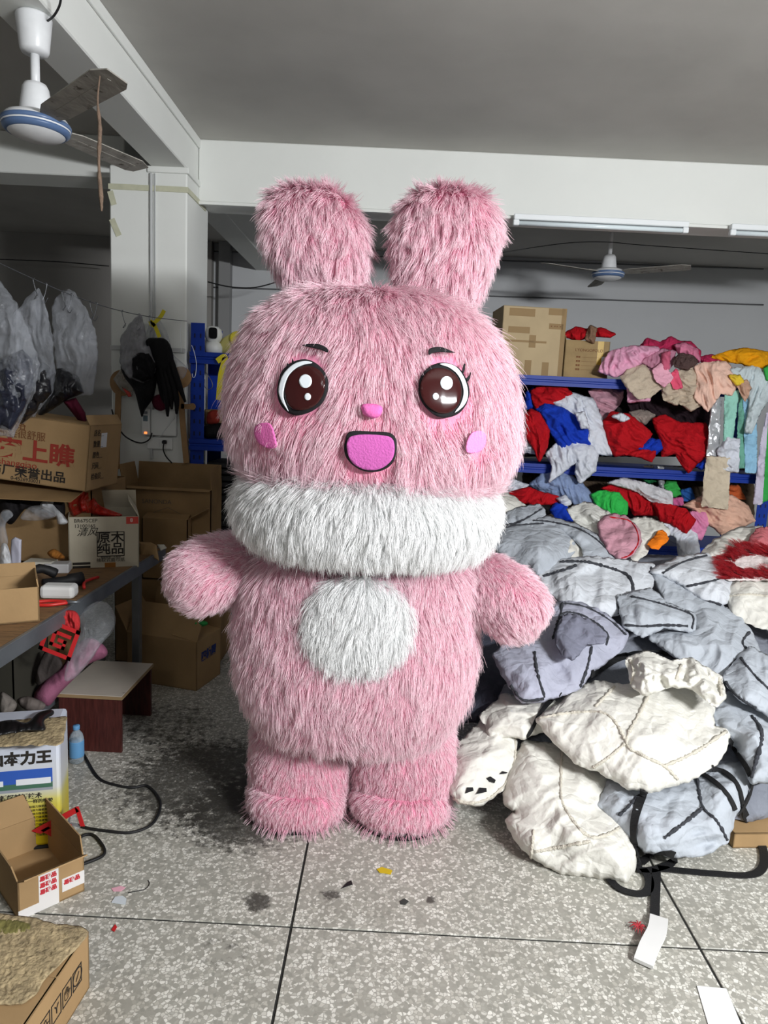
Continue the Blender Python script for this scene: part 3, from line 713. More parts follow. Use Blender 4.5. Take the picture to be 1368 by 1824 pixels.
bx('plastic_case', 'pale grey plastic case beside the white parts box', 'case', (100, 1022), (0.11, 0.08, 0.045), 0.25, mat('pale_grey_pl', srgb(196, 196, 198), 0.4))
bx('foam_block', 'rounded white foam block near the bench edge', 'foam', (100, 1068), (0.135, 0.08, 0.055), 0.12, mat('white_foam', srgb(222, 222, 220), 0.8), bev=0.015)
p = fl(77, 1040, 0.78); q = fl(146, 1030, 0.78)
o = tube('glue_gun', [p, p + (q - p) * 0.6, p + (q - p) * 0.66, q], [0.022, 0.02, 0.028, 0.03], BLACK, None, 12, True, 1); tag(o, 'black torch shaped tool lying on the bench', 'tool')
p = fl(100, 1022, 0.80); q = fl(30, 1032, 0.80)
o = tube('cable_bundle', [p, (p + q) / 2 + np.array([0, 0.02, 0.03]), q], 0.02, BLACK, None, 8, True, 5, 0.3); tag(o, 'black cable bundle behind the torch shaped tool', 'cable')
q = [fl(*a, 0.765) for a in ((150, 1047), (151, 1036), (175, 1028))]
o = tube('hex_key', q, 0.007, mat('red_plastic', srgb(200, 44, 40), 0.4), None, 8, True, 2); tag(o, 'red angled key lying near the bench edge', 'tool')
t = empty('pliers', fl(110, 1075, 0.757), 0.3, 'red handled pliers at the bench edge', 'pliers')
tube('handle', [(-0.1, -0.02, 0.004), (-0.04, -0.03, 0.004), (0.02, -0.005, 0.004)], 0.007, mat('red_plastic', (0, 0, 0)), t)
tube('handle', [(-0.1, 0.02, 0.004), (-0.04, 0.03, 0.004), (0.02, 0.005, 0.004)], 0.007, mat('red_plastic', (0, 0, 0)), t)
tube('jaw', [(0.02, 0, 0.004), (0.07, 0, 0.004)], [0.01, 0.003], GREYM, t)
WBAG = plastic('white_bag', srgb(225, 228, 232), 0.75)
CBAG = plastic('clear_bag', srgb(214, 219, 226), 0.12, 0.15)
lump('plastic_bag', z3((0, 470), (30, 440), (50, 480), (65, 560), (75, 640), (30, 680), (0, 695)), ('Y', 2.85, 10), 0.05, WBAG, 'white plastic bag of parts at the left edge on bench', 'bag', fac=0.02, fsize=0.06)
lump('plastic_bag', z3((0, 290), (40, 260), (70, 290), (30, 340), (45, 430), (30, 455), (0, 460)), ('Y', 3.0, 10), 0.04, CBAG, 'clear plastic bag above the white bag at left edge', 'bag', fac=0.02, fsize=0.06)
lump('plastic_bag', z3((110, 310), (150, 250), (220, 240), (280, 270), (290, 300), (200, 320)), ('Y', 3.16, 20), 0.05, CBAG, 'clear crumpled bag stuffed into the small brown carton', 'bag', fac=0.03, fsize=0.05)
lump('paper_sheet', z3((60, 420), (80, 405), (115, 420), (110, 580), (60, 580), (55, 480)), ('Y', 2.95, 5), 0.012, mat('pale_paper', srgb(176, 176, 190), 0.7), 'pale lilac paper sleeve standing by the small carton', 'paper', fold=0.006, rnd=0)
DKC = cloth('dark_clutter', (34, 32, 34)); 
lump('dark_cloth', z3((0, 190), (80, 160), (200, 190), (280, 180), (340, 220), (340, 300), (290, 290), (150, 250), (60, 340), (0, 280)), ('Y', 3.34, 20), 0.08, DKC, 'black cloth heaped on the bench below printed carton', 'cloth', fold=0.03)
lump('plastic_bag', z3((210, 240), (270, 185), (300, 180), (290, 230), (330, 280), (360, 330), (310, 340), (290, 290)), ('Y', 3.28, 20), 0.03, WBAG, 'white plastic scraps on the black cloth heap', 'bag', fold=0.02)
lump('orange_straps', z3((250, 490), (290, 470), (340, 505), (335, 525), (280, 520)), ('Y', 3.2, 20), 0.03, cloth('ochre', (160, 104, 46)), 'small tangle of ochre straps behind the parts boxes', 'cloth', fold=0.02, freq=25)
lump('cardboard_scrap', z3((735, 430), (800, 435), (830, 450), (845, 535), (790, 505), (740, 520)), ('Y', 3.7, 30), 0.012, KRAFT[0], 'torn cardboard scrap at the far end of bench', 'cardboard', fold=0.004, rnd=0)
lump('paper_sheet', z3((830, 445), (870, 445), (885, 465), (850, 480)), ('Y', 3.75, 40), 0.008, mat('white_card', (0, 0, 0)), 'white paper corner on the far end of bench', 'paper', fold=0.002, rnd=0)

# red paper-cut ornament and pink bag hanging at the bench edge
REDP = mat('red_paper', srgb(196, 36, 40), 0.6)
t = empty('paper_ornament', at(106, 1140, 2.62), 0, 'red paper cut ornament with square spiral hanging at bench edge', 'ornament')
M = Matrix.Rotation(math.pi / 2, 4, 'X') @ Matrix.Rotation(math.radians(-20), 4, 'Z')
S = 0.066
for k, (x0, y0, x1, y1) in enumerate(((-1, 0.75, 1, 1), (-1, -1, -0.75, 1), (-1, -1, 1, -0.75), (0.75, -1, 1, 1), (-0.5, 0.28, 0.6, 0.5), (-0.5, -0.5, -0.28, 0.5), (-0.5, -0.5, 0.45, -0.28), (0.25, -0.5, 0.45, 0.1), (-0.1, -0.12, 0.45, 0.1))):
    prism('bar', [(x0 * S, y0 * S), (x1 * S, y0 * S), (x1 * S, y1 * S), (x0 * S, y1 * S)], 0.0015, REDP, t, 0, M)
lump('red_ribbon_bow', z3((265, 820), (330, 795), (400, 800), (425, 850), (410, 905), (340, 875), (280, 850)), ('Y', 2.66, 15), 0.03, cloth('red_gauze', (176, 48, 50)), 'folded red ribbon above the paper ornament', 'ribbon', fold=0.015, freq=25)
PINKBAG = cloth('pink_stuff', (150, 92, 118))
lump('pink_cloth', z3((180, 1240), (250, 1150), (330, 1090), (400, 980), (480, 940), (560, 990), (560, 1040), (470, 1080), (400, 1150), (320, 1230), (260, 1300), (200, 1290)), ('Y', 2.95, 15), 0.08, PINKBAG, 'pink plush cloth in a bag under the bench', 'cloth', fold=0.02)
lump('plastic_bag', z3((400, 830), (480, 760), (560, 750), (610, 820), (600, 900), (540, 970), (480, 1060), (400, 1150), (340, 1160), (380, 1000), (430, 900)), ('Y', 2.8, 15), 0.07, CBAG, 'open clear plastic bag hanging under the bench edge', 'bag', fold=0.01)
lump('dark_cloth', z3((185, 1140), (240, 1010), (300, 1030), (330, 1090), (250, 1160), (200, 1190)), ('Y', 2.9, 15), 0.03, cloth('grey_gauze', (70, 64, 62)), 'dark grey gauze below the paper ornament', 'cloth')
carton('dark printed carton pushed under the bench at left', (-1.78, 2.92, 0.205), (0.5, 0.3, 0.36), 0.0, 1, [], True, mt=mat('dark_olive_card', srgb(52, 50, 42), 0.8))
for k in COL.objects:
    if k.get('label', '').startswith('dark printed carton'): printf(k, 'f', '果蔬汁饮', -0.16, 0.22, 0.07, INKB); printf(k, 'f', '品牌', -0.16, 0.13, 0.04, INKB)
carton('long brown carton stored under the far end of bench', (-1.72, 3.32, 0.205), (0.36, 0.36, 0.3), 0.1, 1, [], True)

# clutter on the floor behind the glue tin
GR = cloth('grey_rag', (120, 114, 108)); BLR = cloth('blue_rag', (46, 64, 150)); RDR = cloth('rust_red_rag', (178, 66, 48))
for i, (pts, m, th, Y, lab) in enumerate((
        (((0, 1235), (40, 1240), (90, 1290), (60, 1340), (0, 1345)), GR, 0.05, 2.62, 'grey rag in the clutter at left frame edge'),
        (((90, 1270), (150, 1250), (240, 1290), (210, 1330), (130, 1320)), cloth('taupe_rag', (104, 96, 92)), 0.04, 2.66, 'taupe rag in the clutter between tin and stool'),
        (((0, 1345), (60, 1340), (75, 1368), (0, 1380)), BLR, 0.02, 2.5, 'blue cloth strip behind the glue tin'),
        (((60, 1360), (100, 1330), (120, 1345), (80, 1385)), RDR, 0.02, 2.48, 'rust red cloth strip behind the glue tin'))):
    lump('rag', z3(*pts), ('Y', Y, 25), th, m, lab, 'cloth', fold=0.015)

# glue tin
t = empty('glue_tin', (-1.10 - 0.13 * math.cos(0.28) - 0.085 * math.sin(0.28), 2.27 - 0.13 * math.sin(0.28) + 0.085 * math.cos(0.28), 0), 0.28, 'square blue and yellow glue tin with Chinese lettering', 'tin')
def tin_mat():
    m = bpy.data.materials.new('tin_print'); m.use_nodes = True; nt = m.node_tree; b = nt.nodes['Principled BSDF']; b.inputs['Roughness'].default_value = 0.35; b.inputs['Metallic'].default_value = 0.1
    tc = nt.nodes.new('ShaderNodeTexCoord'); sp = nt.nodes.new('ShaderNodeSeparateXYZ'); nt.links.new(tc.outputs['Object'], sp.inputs[0])
    r = nt.nodes.new('ShaderNodeValToRGB'); mr = nt.nodes.new('ShaderNodeMapRange'); mr.inputs[2].default_value = 0.45
    nt.links.new(sp.outputs[2], mr.inputs[0]); nt.links.new(mr.outputs[0], r.inputs[0])
    e = r.color_ramp.elements; e[0].color = srgb(196, 172, 20) + (1,); e[1].color = srgb(206, 212, 226) + (1,); e[1].position = 1
    for p_, c_ in ((0.28, (210, 190, 30)), (0.42, (216, 208, 110)), (0.52, (214, 216, 214)), (0.8, (212, 218, 232))): q = e.new(p_); q.color = srgb(*c_) + (1,)
    nt.links.new(r.outputs[0], b.inputs[0]); return m
TIN = tin_mat()
box('body', (-0.13, -0.085, 0.012), (0.13, 0.085, 0.45), TIN, t, 0.012, 2)
box('rim', (-0.134, -0.089, 0.0), (0.134, 0.089, 0.016), BLACK, t, 0.008, 2)
def ft(b, x, z, s, m, **k): return text('print', b, s, m, t, (x, -0.0862, z), (math.pi / 2, 0, 0), **k)
ft('山本力王', 0.105, 0.345, 0.05, INKB, align='RIGHT', bold=0.0025, sx=1.0)
ft('创新超越新技术', 0.07, 0.205, 0.022, INKB, align='RIGHT', bold=0.0006)
ft('打造不一样的喷胶', 0.105, 0.185, 0.016, INKB, align='RIGHT', bold=0.0003)
for i in range(9): ft('采用优质原料精制而成环保配方粘接力强使用方便', 0.105, 0.165 - i * 0.0135, 0.0096, INKB, align='RIGHT')
SKYP = mat('print_sky', srgb(52, 92, 180), 0.5); GRN = mat('print_green', srgb(70, 110, 90), 0.5); WHT = mat('print_white', srgb(226, 230, 235), 0.5)
def patch(x0, x1, z0, z1, m, e=0.0008):
    box('print', (x0, -0.0856 - e, z0), (x1, -0.085, z1), m, t, 0)
patch(-0.12, 0.105, 0.225, 0.305, SKYP); patch(-0.12, 0.105, 0.225, 0.255, GRN, 0.001); patch(-0.01, 0.1, 0.25, 0.272, WHT, 0.0012); patch(-0.075, -0.05, 0.25, 0.27, WHT, 0.0012); patch(-0.12, 0.105, 0.225, 0.235, mat('print_grey', srgb(150, 156, 165), 0.5), 0.0013)
FLUFF = mat('dried_glue', srgb(170, 152, 118), 0.8, bump=0.8, bscale=70, var=0.35, vscale=30)
o = lump('glue_crust', z4((-60, 190), (60, 130), (200, 120), (345, 108), (350, 135), (340, 190), (322, 255), (160, 262), (0, 268), (-60, 265)), ('Z', 0.45), 0.012, FLUFF, 'crust of dried glue and lint on the tin lid', 'glue', fold=0.004, freq=60, stretch=1, jag=0.006, step=2.0, crisp=0.5)
o = lump('spray_gun', z4((-40, 150), (60, 125), (140, 140), (200, 90), (270, 70), (285, 95), (235, 130), (240, 180), (150, 185), (80, 195), (-40, 210)), ('Z', 0.475), 0.03, mat('black_plastic', srgb(24, 24, 26), 0.35), 'black glue spray gun lying on the tin', 'tool', fold=0.01, freq=20)
o = tube('hose', [at(*p_, 2.255) for p_ in z4((-20, 440), (10, 490), (30, 545), (90, 605), (130, 670), (138, 735))], 0.004, BLACK); tag(o, 'thin black hose running down in front of tin', 'hose')
o = tube('hose', [at(*p_, 2.25) for p_ in z4((-20, 515), (30, 520), (90, 550), (140, 610), (152, 680), (150, 740))], 0.006, BLACK); tag(o, 'thicker black hose looping in front of the tin', 'hose')
# bottle
p = fl(137, 1357)
t = empty('water_bottle', p, 0, 'small clear bottle with blue label behind the tin', 'bottle')
PET = plastic('pet', srgb(190, 205, 215), 0.35, 0.1)
lathe('body', [(0.024, 0), (0.03, 0.008), (0.03, 0.11), (0.024, 0.13), (0.012, 0.148), (0.012, 0.158)], PET, t)
lathe('label', [(0.0305, 0.03), (0.0308, 0.032), (0.0308, 0.1), (0.0305, 0.102)], mat('blue_label', srgb(96, 150, 196), 0.5), t)
lathe('cap', [(0.014, 0.152), (0.0145, 0.154), (0.0145, 0.168), (0.013, 0.17)], mat('blue_label', (0, 0, 0)), t)
# red cut-out sheet
t = empty('red_cutout', fl(105, 1500), 0, 'red cut-out card in clear film leaning at the tin', 'card')
def pan(pts, name, m, Y0=2.235, dY=0.0, th=0.003):
    P = [at(a, b, Y0 + dY * i) for i, (a, b) in enumerate(pts)]; n = np.cross(P[1] - P[0], P[2] - P[0]); n /= np.linalg.norm(n)
    o0 = np.array(t.location); V = [q_ - o0 for q_ in P] + [q_ - o0 + n * th for q_ in P]; k = len(P)
    return mesh(name, V, [tuple(range(k))[::-1], tuple(range(k, 2 * k))] + [(i, (i + 1) % k, k + (i + 1) % k, k + i) for i in range(k)], m, t)
pan(z4((165, 715), (400, 588), (420, 610), (215, 730)), 'card_edge', REDP); pan(z4((395, 590), (415, 585), (448, 690), (425, 690)), 'card_edge', REDP)
pan(z4((215, 712), (255, 690), (350, 765), (320, 772)), 'card_edge', REDP); pan(z4((350, 690), (375, 680), (385, 700), (360, 715)), 'card_edge', REDP)
pan(z4((240, 705), (400, 620), (425, 695), (340, 765)), 'film', CBAG, 2.24, 0.0)
# tape-bound small carton
q = fl(33, 1640); e = fl(130, 1596) - q; yw = math.atan2(e[1], e[0]); 
ctr = q + np.array([math.cos(yw), math.sin(yw), 0]) * 0.10 + np.array([-math.sin(yw), math.cos(yw), 0]) * 0.16
t = carton('small open carton bound with red and white tape on the floor', ctr, (0.2, 0.32, 0.125), yw, 0, [('f', 150, 0.05), ('b', 100, 0.09), ('r', 85, 0.07), ('l', 105, 0.06)])
WT = mat('white_tape', srgb(225, 222, 220), 0.35); RT_ = mat('red_print', srgb(190, 50, 60), 0.5)
tape(t, 'f', -0.04, 0.02, 0.0, 0.125, WT); tape(t, 'f', 0.03, 0.1, 0.03, 0.075, WT); tape(t, 'f', -0.1, -0.04, 0.0, 0.03, WT)
for i, (x, z) in enumerate(((-0.037, 0.105), (-0.037, 0.083), (-0.037, 0.061), (0.035, 0.06))): printf(t, 'f', '易碎品', x, z, 0.017, RT_, bold=0.001)
# worn carton at the lower left
t = carton('worn carton crusted with glue in the lower left corner', (-0.97, 1.545, 0), (0.42, 0.31, 0.17), -0.07, 0, [], True)
for i in range(5):
    x0 = -0.13 + i * 0.05; frame_on(t, 'r', x0, x0 + 0.044, 0.06, 0.115, 0.003, INKB)
for i, s_ in enumerate(('↑↑', '☂', 'Y', '✋', '⊘')): printf(t, 'r', s_, -0.108 + i * 0.05, 0.088, 0.034, INKB, align='CENTER')
o = lump('glue_crust', [(-40, 1640), (40, 1632), (100, 1645), (152, 1652), (150, 1675), (90, 1735), (48, 1785), (0, 1790), (-60, 1788)], ('Z', 0.175), 0.006, FLUFF, 'crust of dried glue and lint on the worn carton', 'glue', fold=0.004, freq=45, stretch=1.5, jag=0.005, step=2.5, crisp=0.5)
o = lump('glue_crust', z4((-30, 1190), (60, 1180), (150, 1200), (190, 1230), (80, 1260), (-30, 1250)), ('Z', 0.176), 0.008, mat('olive_glue', srgb(128, 122, 70), 0.7, bump=0.6, bscale=50, var=0.3, vscale=20), 'olive green glue residue beside the taped carton', 'glue', fold=0.004, freq=40, crisp=0.5)
# cables on the floor
def fcable(pts, r, label, z=0.006): return tag(tube('power_cable', [fl(a, b, z) for a, b in pts], r, BLACK), label, 'cable')
fcable([(132, 1312), (150, 1345), (175, 1385), (205, 1398), (235, 1403), (262, 1400), (283, 1422), (284, 1445), (268, 1470), (232, 1483), (190, 1480), (155, 1475), (125, 1468), (95, 1486), (80, 1495)], 0.0055, 'long black cable curving over the floor beside the tin')
fcable([(128, 1512), (145, 1490), (165, 1487), (182, 1505), (186, 1520), (172, 1530), (130, 1545)], 0.0055, 'short black cable loop next to the taped carton')
fcable([(228, 1590), (240, 1588), (258, 1584), (266, 1575), (264, 1568)], 0.0012, 'thin curled black thread on the floor', 0.002)
# scraps on the floor
def scrap(name, pts, m, label, cat, th=0.002, z=0.001):
    P = [fl(a, b, z) for a, b in pts]; k = len(P)
    return tag(mesh(name, P + [q_ + np.array([0, 0, th]) for q_ in P], [tuple(range(k)), tuple(range(2 * k - 1, k - 1, -1))] + [(i, (i + 1) % k, k + (i + 1) % k, k + i)[::-1] for i in range(k)], m), label, cat)
PINKSC = mat('pink_scrap', srgb(226, 170, 186), 0.8)
scrap('foil_scrap', z4((590, 1095), (610, 1065), (650, 1060), (670, 1075), (665, 1105)), mat('white_scrap', srgb(205, 212, 218), 0.4), 'small white film scrap on the floor', 'scrap')
scrap('fur_scrap', z4((590, 1020), (640, 1008), (665, 1015), (640, 1035), (600, 1035)), PINKSC, 'small pink scrap on the floor', 'scrap')
scrap('red_scrap', z4((590, 1240), (610, 1210), (620, 1225), (605, 1250)), REDP, 'tiny red scrap on the floor by the worn carton', 'scrap')
scrap('leaf_scrap', [(671, 1549), (680, 1545), (690, 1548), (699, 1551), (696, 1558), (686, 1556), (676, 1555)], mat('yellow_scrap', srgb(206, 176, 30), 0.6), 'yellow scrap on the floor before the rabbit feet', 'scrap')
scrap('lint_scrap', [(608, 1583), (620, 1571), (626, 1569), (628, 1576), (618, 1579)], BLACK, 'tiny black scrap with thin tail on the floor', 'scrap')
scrap('lint_scrap', [(712, 1606), (720, 1601), (728, 1606), (722, 1612), (714, 1611)], cloth('lint', (66, 66, 64)), 'tiny dark lint clump right of the floor joint', 'scrap')
scrap('paper_sheet', z8((1068, 1318), (1192, 1330), (1275, 1530), (1130, 1530)), mat('white_sheet', srgb(232, 234, 234), 0.7), 'white paper sheet on the floor at lower right', 'paper', 0.002)

# ------------------------------------------------------------------ hanging wire with bags at the column
w0, w1 = at(-40, 450, 2.9), at(333, 572, 4.36)
def onwire(t): return w0 + (w1 - w0) * t + np.array([0, 0, -0.06 * math.sin(math.pi * t)])
def wire_at(px):
    ts = np.linspace(0, 1, 400); P = np.array([onwire(t) for t in ts]); k = np.abs(pxof(P)[:, 0] - px).argmin(); return P[k]
WIRE = mat('steel_wire', srgb(120, 122, 126), 0.35, 0.9)
tag(tube('hanging_wire', [onwire(t) for t in np.linspace(0, 1, 12)], 0.0022, WIRE, None, 6), 'steel wire with hooks stretched towards the column', 'wire')
for i, px in enumerate((62, 80, 113, 125, 163, 170, 220, 247, 268)):
    p = wire_at(px); s = 1 if i % 2 else -1
    tag(tube('wire_hook', [p + np.array(v) * 1.0 for v in ((0, 0, 0.006), (0.008 * s, 0, 0.002), (0.004 * s, 0, -0.02), (-0.004 * s, 0, -0.05), (-0.012 * s, -0.005, -0.072), (0.0, -0.008, -0.084), (0.016, -0.01, -0.06))], 0.0018, WIRE, None, 6),
        ('first', 'second', 'third', 'fourth', 'fifth', 'sixth', 'seventh', 'eighth', 'ninth')[i] + ' bent steel hook from the left on the stretched wire', 'hook', 'hooks on the wire')
CB2 = plastic('clear_bag_b', srgb(196, 201, 210), 0.17, 0.1)
DK = cloth('navy_goods', (36, 39, 52), rough=0.32, spec=0.5, crumple=0.5, cscale=14); DKG = cloth('black_glossy', (26, 26, 30), rough=0.32, spec=0.5, crumple=0.5, cscale=14); DK2 = cloth('black_goods', (20, 20, 22), rough=0.7); MAROON = cloth('maroon_goods', (84, 24, 44))
def bag(outline, Y, inner, label, seed, th=0.09):
    t = empty('hanging_bag', at(*outline[0], Y), 0, label, 'bag', 'clear bags on the wire')
    o0 = np.array(t.location)
    for nm, pts, m, tt, dY in inner:
        o = lump(nm, pts, ('Y', Y - 0.015 + dY, 0), tt * 1.35, m, parent=None, fold=0.022, freq=11, ang=90, seed=seed, step=2.2, rnd=1, crisp=0.4, fac=0.025, fsize=0.07); o.parent = t; o.location = -Vector(o0)
    o = lump('film', outline, ('Y', Y, 0), th, CB2, fold=0.026, freq=12, ang=90, stretch=6, seed=seed + 1, step=2.2, back=0.9, fac=0.022, fsize=0.09, rnd=1, jag=0.008, crisp=0.55); o.parent = t; o.location = -Vector(o0)
    return t
bag([(-15, 485), (0, 500), (30, 540), (52, 590), (72, 650), (62, 700), (42, 740), (24, 780), (-10, 775), (-40, 640)], 3.05,
    [('contents', [(-30, 660), (0, 640), (40, 622), (58, 640), (60, 690), (40, 735), (20, 768), (-20, 760)], DK, 0.07, 0)], 'clear bag with navy goods hanging at the left frame edge', 31)
bag([(68, 511), (78, 530), (92, 590), (100, 660), (94, 700), (62, 742), (38, 758), (30, 690), (26, 600), (24, 560), (48, 530)], 3.25,
    [('contents', [(30, 660), (60, 630), (90, 655), (92, 700), (62, 738), (40, 755)], DKG, 0.06, 0)], 'clear bag with black goods hanging second from left', 47)
bag([(122, 514), (134, 522), (158, 555), (173, 600), (174, 640), (166, 702), (140, 706), (112, 690), (98, 640), (94, 590), (92, 545), (104, 524)], 3.45,
    [('contents', [(88, 660), (110, 655), (140, 670), (150, 700), (120, 712), (85, 735), (65, 745)], DKG, 0.05, 0), ('contents', [(112, 715), (135, 708), (152, 735), (156, 757), (140, 750)], MAROON, 0.03, 0.0)], 'clear bag with a maroon tip hanging third from left', 59)
t = bag(z2((735, 355), (690, 400), (640, 480), (633, 600), (645, 650), (690, 700), (760, 720), (815, 690), (830, 630), (815, 550), (780, 480), (752, 365)), 4.22,
        [('contents', z2((690, 590), (740, 555), (790, 560), (825, 620), (815, 690), (760, 715), (700, 690)), DK2, 0.05, -0.02)], 'grey frosted bag with black cap on the column', 71, 0.06)
t.children[-1].data.materials[0] = plastic('frosted_bag', srgb(150, 150, 156), 0.62, 0.3)
lump('felt_cap', z2((640, 630), (690, 610), (780, 640), (830, 680), (815, 790), (770, 860), (752, 902), (735, 850), (710, 760), (660, 690)), ('Y', 4.27, 0), 0.06, DK2, 'pointed black felt cap below the frosted bag', 'cap', fold=0.012)
lump('maroon_cloth', z2((805, 800), (850, 780), (890, 800), (885, 850), (850, 868), (815, 850)), ('Y', 4.3, 0), 0.03, MAROON, 'maroon cloth between black cap and gloves', 'cloth')
# black gloves
def glove(label, palm, fingers, Y):
    t = empty('glove', at(*palm[0], Y), 0, label, 'glove', 'black gloves at the column')
    o0 = np.array(t.location)
    o = lump('palm', palm, ('Y', Y, 0), 0.035, DK2, fold=0.006); o.parent = t; o.location = -Vector(o0)
    for f in fingers:
        P = np.array([at(a, b, Y - 0.01) for a, b in f]) - o0
        tube('finger', P, [0.018, 0.02, 0.017, 0.006], DK2, t, 8)
glove('front black glove tied with yellow ribbon on column', z2((780, 490), (830, 480), (880, 490), (910, 540), (920, 620), (890, 680), (830, 650), (800, 560)),
      [z2((905, 600), (930, 680), (955, 750), (982, 822)), z2((890, 640), (915, 720), (935, 810), (935, 885)), z2((870, 650), (895, 740), (905, 800), (910, 860)), z2((850, 640), (875, 740), (885, 820), (888, 898)), z2((795, 520), (790, 505), (800, 495), (810, 490))], 4.2)
glove('rear black glove hanging behind the front glove', z2((820, 560), (880, 560), (910, 620), (900, 720), (850, 740), (830, 650)),
      [z2((850, 700), (860, 760), (868, 800), (872, 830)), z2((880, 690), (895, 750), (905, 800), (908, 850)), z2((830, 650), (850, 720), (860, 780), (862, 800))], 4.26)
lump('clear_wrap', z2((800, 395), (840, 380), (880, 440), (900, 500), (920, 570), (990, 640), (960, 700), (900, 620), (850, 560), (790, 490), (770, 470)), ('Y', 4.28, 0), 0.03, CB2, 'thin clear film around the black gloves', 'film', fold=0.02)
YEL = mat('yellow_ribbon', srgb(214, 200, 30), 0.5)
t = empty('yellow_tie', at(*z2((815, 410))[0], 4.17), 0, 'yellow ribbon tie above the black gloves', 'ribbon'); o0 = np.array(t.location)
for pts in (((870, 335), (850, 370), (820, 400)), ((795, 390), (815, 410), (830, 440), (845, 478)), ((795, 392), (805, 415), (820, 405))):
    ribbon('strip', [at(a, b, 4.17) - o0 for a, b in z2(*pts)], 0.022, YEL, t, 0.002, (0, -1, 0))
# wooden paddles on the column
WOODP = mat('paddle_wood', srgb(156, 122, 84), 0.7, var=0.12, vscale=12)
def paddle(label, c, r, stick, wst, Y=4.375):
    p = at(*c, Y); t = empty('wooden_paddle', p, 0, label, 'paddle', 'wooden paddles at the column'); o0 = np.array(t.location)
    M = Matrix.Rotation(math.pi / 2, 4, 'X')
    prism('disc', [(r * math.cos(2 * math.pi * k / 28), r * 1.05 * math.sin(2 * math.pi * k / 28)) for k in range(28)], 0.008, WOODP, t, 0, M)
    ribbon('stick', [at(a, b, Y - 0.004) - o0 for a, b in stick], wst, WOODP, t, 0.012, (0, -1, 0), 1)
paddle('round wooden paddle with straight stick left of black cap', z2((648, 720))[0], 0.075, z2((628, 760), (622, 950), (618, 1175)), 0.034)
paddle('round wooden paddle with leaning stick right of gloves', z2((962, 690))[0], 0.062, z2((955, 740), (968, 930), (988, 1145)), 0.034)
paddle('small wooden paddle next to the blue post', z2((1020, 845))[0], 0.02, z2((960, 843), (990, 845), (1015, 845)), 0.03)
lump('blister_pack', z2((600, 700), (640, 645), (715, 735), (700, 795), (640, 760)), ('Y', 4.3, 0), 0.012, plastic('film_pack', srgb(170, 168, 160), 0.55), 'clear blister pack hanging over the left paddle', 'package', rnd=0, fold=0.004)
lump('blister_card', z2((645, 740), (690, 770), (698, 792), (680, 795)), ('Y', 4.285, 0), 0.006, mat('red_corner', (0, 0, 0)), 'red card end of the blister pack', 'card', rnd=0, fold=0.0)
# sockets
SOCK = mat('socket_white', srgb(226, 228, 226), 0.4)
def wallbox(name, label, cat, a, b, d, m=SOCK):
    p, q = at(*z2(a)[0], 4.39), at(*z2(b)[0], 4.39)
    t = empty(name, ((p[0] + q[0]) / 2, 4.398, q[2]), 0, label, cat); w, h = (q[0] - p[0]) / 2, p[2] - q[2]
    box('body', (-w, -d, 0), (w, 0.0, h), m, t, 0.005, 2); return t, w, h
t, w, h = wallbox('socket_panel', 'white wall socket panel with plug on the column', 'socket', (780, 1005), (915, 1075), 0.02)
box('faceplate', (-w * 0.93, -0.022, h * 0.08), (-w * 0.02, -0.0195, h * 0.92), SOCK, t, 0.002); box('faceplate', (w * 0.02, -0.022, h * 0.08), (w * 0.93, -0.0195, h * 0.92), SOCK, t, 0.002)
box('plug', (w * 0.3, -0.05, h * 0.5), (w * 0.62, -0.02, h * 0.8), BLACK, t, 0.005)
t, w, h = wallbox('cable_duct', 'white cable duct box above the wall socket', 'duct', (805, 860), (938, 1003), 0.03)
t, w, h = wallbox('plug_timer', 'white plug-in timer with grey display and orange light', 'timer', (763, 855), (803, 995), 0.05)
box('display', (-w * 0.6, -0.052, h * 0.52), (w * 0.6, -0.0495, h * 0.74), mat('lcd', srgb(110, 128, 136), 0.3), t, 0.001)
box('indicator', (-w * 0.3, -0.053, h * 0.04), (w * 0.4, -0.049, h * 0.12), mat('orange_led', srgb(255, 150, 90), emit=srgb(255, 120, 60), estr=2.0), t, 0.001)
box('button', (-w * 0.5, -0.053, h * 0.8), (w * 0.5, -0.049, h * 0.9), GREYM, t, 0.001)
tag(tube('plug_cable', [at(*p_, 4.34) for p_ in z2((592, 860), (610, 920), (650, 990), (700, 1025), (750, 1038), (790, 1020), (805, 985))], 0.0045, BLACK), 'black cable drooping to the plug timer', 'cable')
tag(tube('plug_cable', [at(*p_, 4.34) for p_ in z2((870, 1035), (865, 1070), (880, 1110), (912, 1145))], 0.004, BLACK), 'short black cable below the wall socket', 'cable')
tag(tube('plug_cable', [at(*p_, 4.36) for p_ in z2((965, 390), (955, 450), (962, 560))], 0.0015, LW), 'thin white string on the column by the blue post', 'string')
tag(tube('plug_cable', [at(*p_, 4.36) for p_ in z2((935, 890), (890, 950), (850, 1000), (810, 1010))], 0.0015, LW), 'thin white cord running to the plug timer', 'cord')
tag(tube('wire_hook', [at(*p_, 4.39) for p_ in z2((1015, 520), (1030, 560), (1040, 620), (1035, 680), (1022, 690), (1018, 670))], 0.002, LW), 'white wire hook on the blue post', 'hook')
tag(tube('wire_hook', [at(*p_, 4.37) for p_ in z2((1092, 665), (1120, 710), (1125, 740), (1105, 755), (1085, 740), (1085, 700))], 0.0025, WIRE), 'steel hook under the left blue shelf', 'hook')

